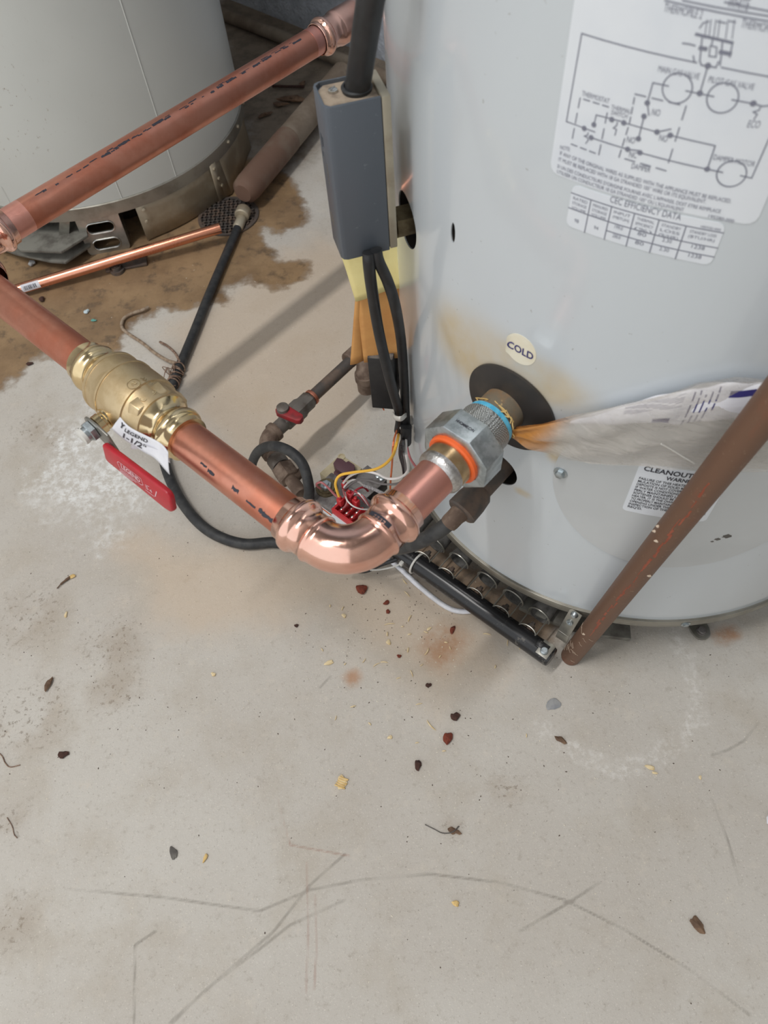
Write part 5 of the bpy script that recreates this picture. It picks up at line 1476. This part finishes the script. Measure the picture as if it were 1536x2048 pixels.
# strap and dusty trays under the rim
s0, s1 = lp(-93.5, .092, -.004), at(127, 500, .02)
sd_ = (s1 - s0).normalized(); sx_ = sd_.cross(bn).normalized()
obj('strap', box((s0 + s1) / 2, sd_, sx_, sd_.cross(sx_), (s1 - s0).length, .020, .002), 'steel', fh)
def tray(poly, z, h): return prism([(p.x, p.y) for p in (at(u, v, z + h) for u, v in poly)], UPZ * z, X1, Y1, Z1, h)
obj('burner_tray', tray([(-60, 440), (20, 482), (40, 500), (122, 503), (175, 470), (160, 400), (0, 380)], .050, .006), 'pan', fh, bevel=.001)
obj('burner_tray', tray([(-60, 470), (30, 507), (100, 522), (130, 524), (180, 490), (160, 420), (0, 400)], .022, .006), 'pan', fh, bevel=.001)
obj('inner_shell', lathe([(.0, LR * .70), (LBt, LR * .70)], lc, UPZ, 60, caps=False), 'hole', fh)

# loose tube, drains and wall pipes ----------------------------------------
ta, tb_ = at(-70, 611, .0120), at(441, 456, .040)
lt = pipe_run('copper_pipe', 'short bright copper tube lying loose on the wet floor', ta, tb_, .0111, 'copper_new', thick=.001)
td = (tb_ - ta).normalized()
x0, a0 = on_pipe(42, 577, ta, td, .0112); x1, a1 = on_pipe(78, 566, ta, td, .0112)
lbl = obj('price_sticker', grid(6, 9, lambda x, y: pipe_pt(ta, td, x0 + (x1 - x0) * x, a0 - .9 + 1.5 * y, .0114)), 'paper', lt)
ms = []
q = random.Random(1); x = .12
while x < .8:
    w_ = q.uniform(.015, .05); V = [pipe_pt(ta, td, x0 + (x1 - x0) * xx_, a0 - .55 + .25 * j, .01155) for xx_ in (x, x + w_) for j in range(4)]
    ms.append((V, [(j, j + 1, 5 + j, 4 + j) for j in range(3)])); x += w_ + q.uniform(.015, .04)
obj('barcode_bars', cat(*ms), 'ink_dk', lbl, smooth=False)
# drain grate
gcn = at(457, 432, .002); ms = []
for k in range(9):
    o_ = (k - 4) * .014
    L_ = math.sqrt(max(0, .062 ** 2 - o_ ** 2)) * 2
    ms += [box(gcn + DP * o_, DP, DL, UPZ, .005, L_, .003), box(gcn + DL * o_, DL, DP, UPZ, .005, L_, .003)]
gr = thing('floor_drain', 'dark lattice floor drain beside the far tank skirt', 'drain', gcn)
obj('grate', cat(*ms), 'iron', gr); obj('drain_ring', lathe([(0, .062), (.003, .062), (.003, .070), (0, .070)], gcn - UPZ * .0015, UPZ, 40, caps=False), 'iron', gr)
obj('drain_well', lathe([(0, 0), (0, .064)], gcn - UPZ * .0012, UPZ, 40, caps=False), 'hole', gr)
pa, pb = at(498, 372, .045), at(700, 132, .045)
dp_ = (pb - pa).normalized()
dr = thing('drain_pipe', 'thick dirty drain pipe on the floor between tanks ending rusty near grate', 'pipe', at(575, 280, 0))
obj('rusty_end', lathe([(-.03, .020), (-.02, .029), (.0, .0315), (.19, .0312), (.195, .0303)], pa, dp_, 30), 'rust_pipe', dr)
obj('pipe_wall', lathe([(.19, .0302), (.50, .0302)], pa, dp_, 30), 'old_pipe', dr)
w0 = DP * (WALL_D - .06)
def wallpt(u, v, dist): return on_plane(u, v, DP * (WALL_D - dist), DP)
wa, wb = wallpt(440, 26, .10), wallpt(590, 84, .10)
wd = (wb - wa).normalized()
tag(obj('wall_pipe', lathe([(-.6, .0168), (.9, .0168)], wa, wd, 22), 'old_pipe'), 'thin grey pipe running along the foot of the back wall', 'pipe')
# ------------------------------------------------------------------ litter on the floor
def px_size(u, v): return (at(u, v) - EYE).dot(cF) / F_PX
LIT = [
 # name, label, category, u, v, half length px, half width px, height, rotation deg, material, group
 ('rust_flake', 'large red rust flake on concrete just below the copper elbow', 'rust flake', 724, 1180, 12, 10, .006, 90, 'rust'),
 ('rust_flake', 'small crumbled rust flake right of the large one below elbow', 'rust flake', 773, 1206, 6, 5, .003, 20, 'rust'),
 ('rust_flake', 'tiny rust crumb below the crumbled flake', 'rust flake', 776, 1224, 5, 4, .003, 60, 'rust'),
 ('rust_flake', 'small rust flake at edge of the orange stain', 'rust flake', 905, 1260, 8, 5, .003, 60, 'rust'),
 ('rust_flake', 'dark rust flake on concrete left of the grey scrap', 'rust flake', 910, 1434, 9, 9, .005, 10, 'rust_dk'),
 ('rust_flake', 'pointed red rust flake below the dark flake', 'rust flake', 895, 1477, 13, 9, .006, 75, 'rust'),
 ('rust_flake', 'narrow dark rust flake standing lowest of the row', 'rust flake', 836, 1531, 12, 6, .004, 80, 'rust_dk'),
 ('rust_flake', 'dark maroon flake alone on left concrete', 'rust flake', 127, 1510, 10, 8, .004, 10, 'rust_dk'),
 ('rust_flake', 'tiny brown flake left of the wood chip below elbow', 'rust flake', 593, 1252, 4, 4, .003, 0, 'rust_dk'),
 ('rust_flake', 'crumbly dark flake below the orange stain', 'rust flake', 857, 1371, 6, 5, .003, 30, 'rust_dk'),
 ('rust_flake', 'small rusty crumb centre of the splinters', 'rust flake', 798, 1313, 4, 4, .003, 30, 'rust'),
 ('rust_flake', 'brown bent flake on right concrete below grey scrap', 'rust flake', 1121, 1480, 12, 6, .004, -28, 'leaf'),
 ('rust_flake', 'rusty clump on the left concrete', 'rust flake', 98, 1370, 14, 6, .006, 75, 'leaf'),
 ('metal_flake', 'pale grey scrap with frayed foot below the burner pipe', 'scrap', 1107, 1409, 14, 13, .0016, 20, 'flake_grey'),
 ('wood_chip', 'ragged pale wood chip left below the elbow', 'wood chip', 658, 1326, 9, 5, .0025, 8, 'wood'),
 ('wood_chip', 'pale wood chip in middle of the splinters', 'wood chip', 777, 1285, 5, 5, .002, 40, 'wood'),
 ('wood_chip', 'pale wood chip up right of the middle splinters', 'wood chip', 858, 1258, 5, 3, .002, 35, 'wood'),
 ('wood_chip', 'small pale chip under the large rust flake', 'wood chip', 688, 1232, 5, 4, .002, -30, 'wood'),
 ('wood_chip', 'round pale crumb on concrete above the corrugated chip', 'wood chip', 780, 1475, 5, 4, .002, 0, 'wood'),
 ('wood_chip', 'pale chip alone on the left concrete', 'wood chip', 427, 1349, 6, 3.5, .002, -35, 'wood'),
 ('wood_chip', 'tiny pale chip left of the brown twig', 'wood chip', 132, 1230, 3, 6, .002, 0, 'wood'),
 ('wood_chip', 'cream forked chip on the white stain at right', 'wood chip', 1300, 1535, 9, 5, .002, -30, 'wood'),
 ('wood_chip', 'tiny cream sliver beside the forked chip', 'wood chip', 1309, 1546, 6, 2.5, .002, -25, 'wood'),
 ('wood_chip', 'small cream chip right of the forked chip', 'wood chip', 1400, 1555, 3, 4, .002, 0, 'wood'),
 ('wood_chip', 'tan wood chip with tail near bottom centre', 'wood chip', 911, 1807, 8, 5, .003, -10, 'wood2'),
 ('wood_chip', 'rusty wood chip beside grey scrap at lower left', 'wood chip', 411, 1716, 8, 4, .003, 70, 'wood2'),
 ('dry_leaf', 'brown pointed dry leaf at lower right', 'leaf', 1395, 1850, 20, 9, .003, -62, 'leaf'),
 ('leaf_scrap', 'torn dark grey scrap at lower left', 'scrap', 347, 1706, 14, 7, .002, -60, 'leaf_grey'),
 ('pebble', 'pale blue grey chip on the brown stain', 'pebble', 174, 625, 6, 5, .006, 30, 'chip_pale'),
 ('pebble', 'teal chip just below the pale blue chip', 'pebble', 188, 642, 6, 3, .004, 0, 'chip_teal'),
 ('pebble', 'dark pebble on the left concrete above white stain', 'pebble', 60, 729, 7, 4, .005, 15, 'rust_dk'),
 ('pebble', 'black crumb under the loose copper tube', 'pebble', 85, 601, 6, 6, .008, 40, 'rust_dk'),
 ('pebble', 'grey lump beneath the far tank trays', 'pebble', 66, 530, 6, 8, .01, 0, 'flake_grey'),
]
for i, (nm, lb, ct, u, v, hl, hw, hh, ro, mt) in enumerate(LIT):
    k = px_size(u, v)
    tag(obj(nm, blob(at(u, v, .0003), hl * k, hw * k, hh * .5, math.radians(ro), .28, seed=i), mt, smooth=False), lb, ct)
# leaf midrib and twig-like things
k = px_size(1395, 1850)
# corrugated chip: five ridges in one piece
kc_ = thing('corrugated_chip', 'yellow ridged wood chip alone below centre of the concrete', 'wood chip', at(684, 1565))
k = px_size(684, 1565)
c0 = at(684, 1565, .002); dx = Vector((math.cos(-.45), math.sin(-.45), 0)); dy = Vector((-dx.y, dx.x, 0))
obj('chip_body', blob(at(684, 1565, .0003), 11 * k, 12 * k, .0012, 0, .3, 77), 'wood', kc_, smooth=False)
for j in range(5): obj('ridge', tube([c0 + dx * (-12 + j) * k + dy * (j - 2) * 4.4 * k, c0 + dx * (10 - j % 2 * 3) * k + dy * (j - 2) * 4.4 * k], .0011, 6), 'wood2', kc_)
# twig with split end
tw = thing('twig', 'split twig with pale end on the left concrete', 'twig', at(132, 1165))
obj('bark', tube(spline(W((114, 1177, .002), (122, 1168, .003), (132, 1160, .003), (140, 1154, .003)), 5), [.0008] * 5 + [.0016] * 5 + [.0022] * 6, 8), 'leaf', tw)
obj('split_end', blob(at(145, 1154, .0003), 8 * px_size(145, 1154), 4 * px_size(145, 1154), .0018, .5, .25, 5), 'wood2', tw, smooth=False)
tg2 = thing('dry_twig', 'curled dry leaf stalk lying below centre of the concrete', 'leaf', at(900, 1665))
obj('stalk', tube(spline(W((850, 1649, .001), (868, 1658, .003), (885, 1666, .003), (905, 1664, .004), (918, 1652, .002)), 5), .0007, 6), 'leaf_grey', tg2)
obj('leaf_shred', blob(at(908, 1662, .0004), 13 * px_size(905, 1665), 6 * px_size(905, 1665), .0012, -.6, .4, 31), 'leaf', tg2, smooth=False)
tag(obj('string', tube(spline(W((-12, 1498, .001), (4, 1512, .001), (10, 1525, .001), (20, 1534, .001), (40, 1530, .001)), 6), .0008, 6), 'twine'), 'thin dark thread curled at the left edge', 'thread')
tag(obj('string', tube(spline(W((14, 1635, .001), (24, 1652, .001), (28, 1668, .001), (34, 1676, .001)), 6), .0006, 6), 'twine'), 'short dark thread at the left edge below the curled one', 'thread')
tag(obj('leaf_scrap', blob(at(586, 202, .004), .030, .014, .006, -.3, .45, 3), 'leaf', smooth=False), 'crumpled brown leaf on the dim floor between the tanks', 'leaf')
for j, (u, v, r_) in enumerate(((560, 212, .018), (530, 232, .016), (605, 170, .014))):
    tag(obj('leaf_scrap', blob(at(u, v, .002), r_, r_ * .45, .004, .4 * j, .5, 50 + j), 'leaf', smooth=False), ('small dead leaf left of the crumpled leaf', 'dark leaf scrap lowest between the tanks', 'dark leaf scrap beside the drain pipe near wall')[j], 'leaf')
tag(obj('twig', tube(spline(W((545, 172, .006), (575, 173, .008), (608, 173, .006)), 4), .0035, 7), 'rust_dk'), 'black twig on the dim floor under the long copper tube', 'twig')
# white object cut by the right edge
tag(obj('plastic_scrap', blob(at(1541, 1640, .0005), 13 * px_size(1536, 1640), 11 * px_size(1536, 1640), .006, .5, .2, 12), 'white_cable', smooth=False), 'white plastic scrap cut by the right edge', 'scrap')

# wood shavings: pale curved slivers below the elbow and around the stain
SH = [(810, 1163, 8, -60), (814, 1188, 9, -55), (660, 1212, 3, 90), (686, 1217, 5, 60), (820, 1237, 8, 60), (779, 1249, 11, 2), (775, 1268, 5, 85), (852, 1264, 5, -30), (819, 1268, 4, 5), (805, 1253, 3, 0),
      (974, 1269, 8, -15), (1016, 1285, 8, 75), (816, 1300, 6, 75), (853, 1303, 9, 55), (728, 1321, 6, 50), (753, 1330, 8, 25), (768, 1325, 8, -10), (843, 1330, 4, 30), (823, 1347, 8, -75), (797, 1357, 5, 10),
      (838, 1408, 7, 5), (863, 1450, 14, -55), (706, 1413, 6, 10), (671, 1436, 5, 70), (739, 1448, 4, -50), (834, 1486, 4, 5), (888, 1502, 4, 0), (990, 1333, 4, 70), (644, 1300, 4, -60), (892, 1285, 4, -20), (1053, 1471, 4, 80), (1040, 1295, 4, 60), (690, 1328, 3, 40), (880, 1313, 4, 45), (900, 1296, 4, 100)]
LM_ = [('large rust flake', 724, 1180), ('orange rust stain', 890, 1288), ('dark rust flake', 910, 1434), ('middle wood chip', 777, 1285), ('ragged wood chip', 658, 1326), ('small round orange stain', 705, 1357)]
DIRS = ['right of', 'below and right of', 'below', 'below and left of', 'left of', 'above and left of', 'above', 'above and right of']
SHL = {}
for i, (u, v, hl, ro) in enumerate(SH):
    nm, lu, lv = min(LM_, key=lambda l: math.hypot(u - l[1], v - l[2]))
    sec = int(round(math.degrees(math.atan2(v - lv, u - lu)) / 45)) % 8
    SHL.setdefault((nm, DIRS[sec]), []).append((math.hypot(u - lu, v - lv), i))
SHN = {}
for (nm, dr_), L_ in SHL.items():
    L_.sort()
    for k, (_, i) in enumerate(L_):
        sz = 'long' if SH[i][2] >= 8 else 'short' if SH[i][2] >= 5 else 'tiny'
        od = '' if len(L_) == 1 else ('nearest ', 'second nearest ', 'third nearest ', 'fourth nearest ', 'fifth nearest ', 'sixth nearest ', 'farthest ')[min(k, 6)]
        SHN[i] = f'{od}{sz} pale wood shaving {dr_} the {nm}'
for i, (u, v, hl, ro) in enumerate(SH):
    k = px_size(u, v); q = random.Random(100 + i); r_ = math.radians(ro); Lh = hl * k
    c0 = at(u, v, .0012); dx = Vector((math.cos(r_), math.sin(r_), 0)); dy = Vector((-dx.y, dx.x, 0)); cu_ = q.uniform(-.22, .22)
    pts = [c0 + dx * (Lh * s) + dy * (Lh * cu_ * (1 - s * s)) + UPZ * (.0006 * (1 - s * s)) for s in np.linspace(-1, 1, 7)]
    w_ = q.uniform(.0005, .00095)
    o = obj('wood_shaving', tube(pts, [w_ * .3, w_, w_ * 1.2, w_ * 1.3, w_ * 1.2, w_, w_ * .3], 6), 'wood', smooth=False)
    tag(o, SHN[i], 'wood shaving', 'wood shavings on the concrete')
# uncountable grit
def grit(name, label, n, mat, seed, lo, hi, area_):
    q = random.Random(seed); V = []; Fc = []
    for i in range(n):
        u0, v0, su, sv = q.choice(area_)
        u, v = q.gauss(u0, su), q.gauss(v0, sv)
        if v < 420 or v > 2100: continue
        p = at(u, v, 0); s = q.uniform(lo, hi); a = q.uniform(0, 6.3); e_ = q.uniform(1, 2.2); b = len(V)
        ex, ey = Vector((math.cos(a), math.sin(a), 0)) * s * e_, Vector((-math.sin(a), math.cos(a), 0)) * s
        V += [p + ex + UPZ * .0002, p + ey + UPZ * .0002, p - ex + UPZ * .0002, p - ey + UPZ * .0002, p + UPZ * s * .9]
        Fc += [(b, b + 1, b + 4), (b + 1, b + 2, b + 4), (b + 2, b + 3, b + 4), (b + 3, b, b + 4)]
    o = tag(obj(name, (V, Fc), mat, smooth=False, base=(0, 0, 0)), label, 'grit'); o['kind'] = 'stuff'
AR = [(780, 1280, 110, 80), (900, 1330, 160, 120), (700, 1400, 260, 220), (1100, 1450, 220, 180), (400, 1250, 260, 200), (500, 700, 200, 120), (900, 1600, 380, 220), (300, 900, 200, 160)]
grit('pale_grit', 'fine pale sawdust and grit sprinkled over the concrete', 900, 'speck', 5, .0003, .0009, AR)
grit('dark_grit', 'fine dark crumbs sprinkled over the concrete', 420, 'speck_dk', 6, .0003, .0009, AR + [(120, 1350, 120, 160), (250, 1330, 100, 90), (820, 1200, 60, 40)])
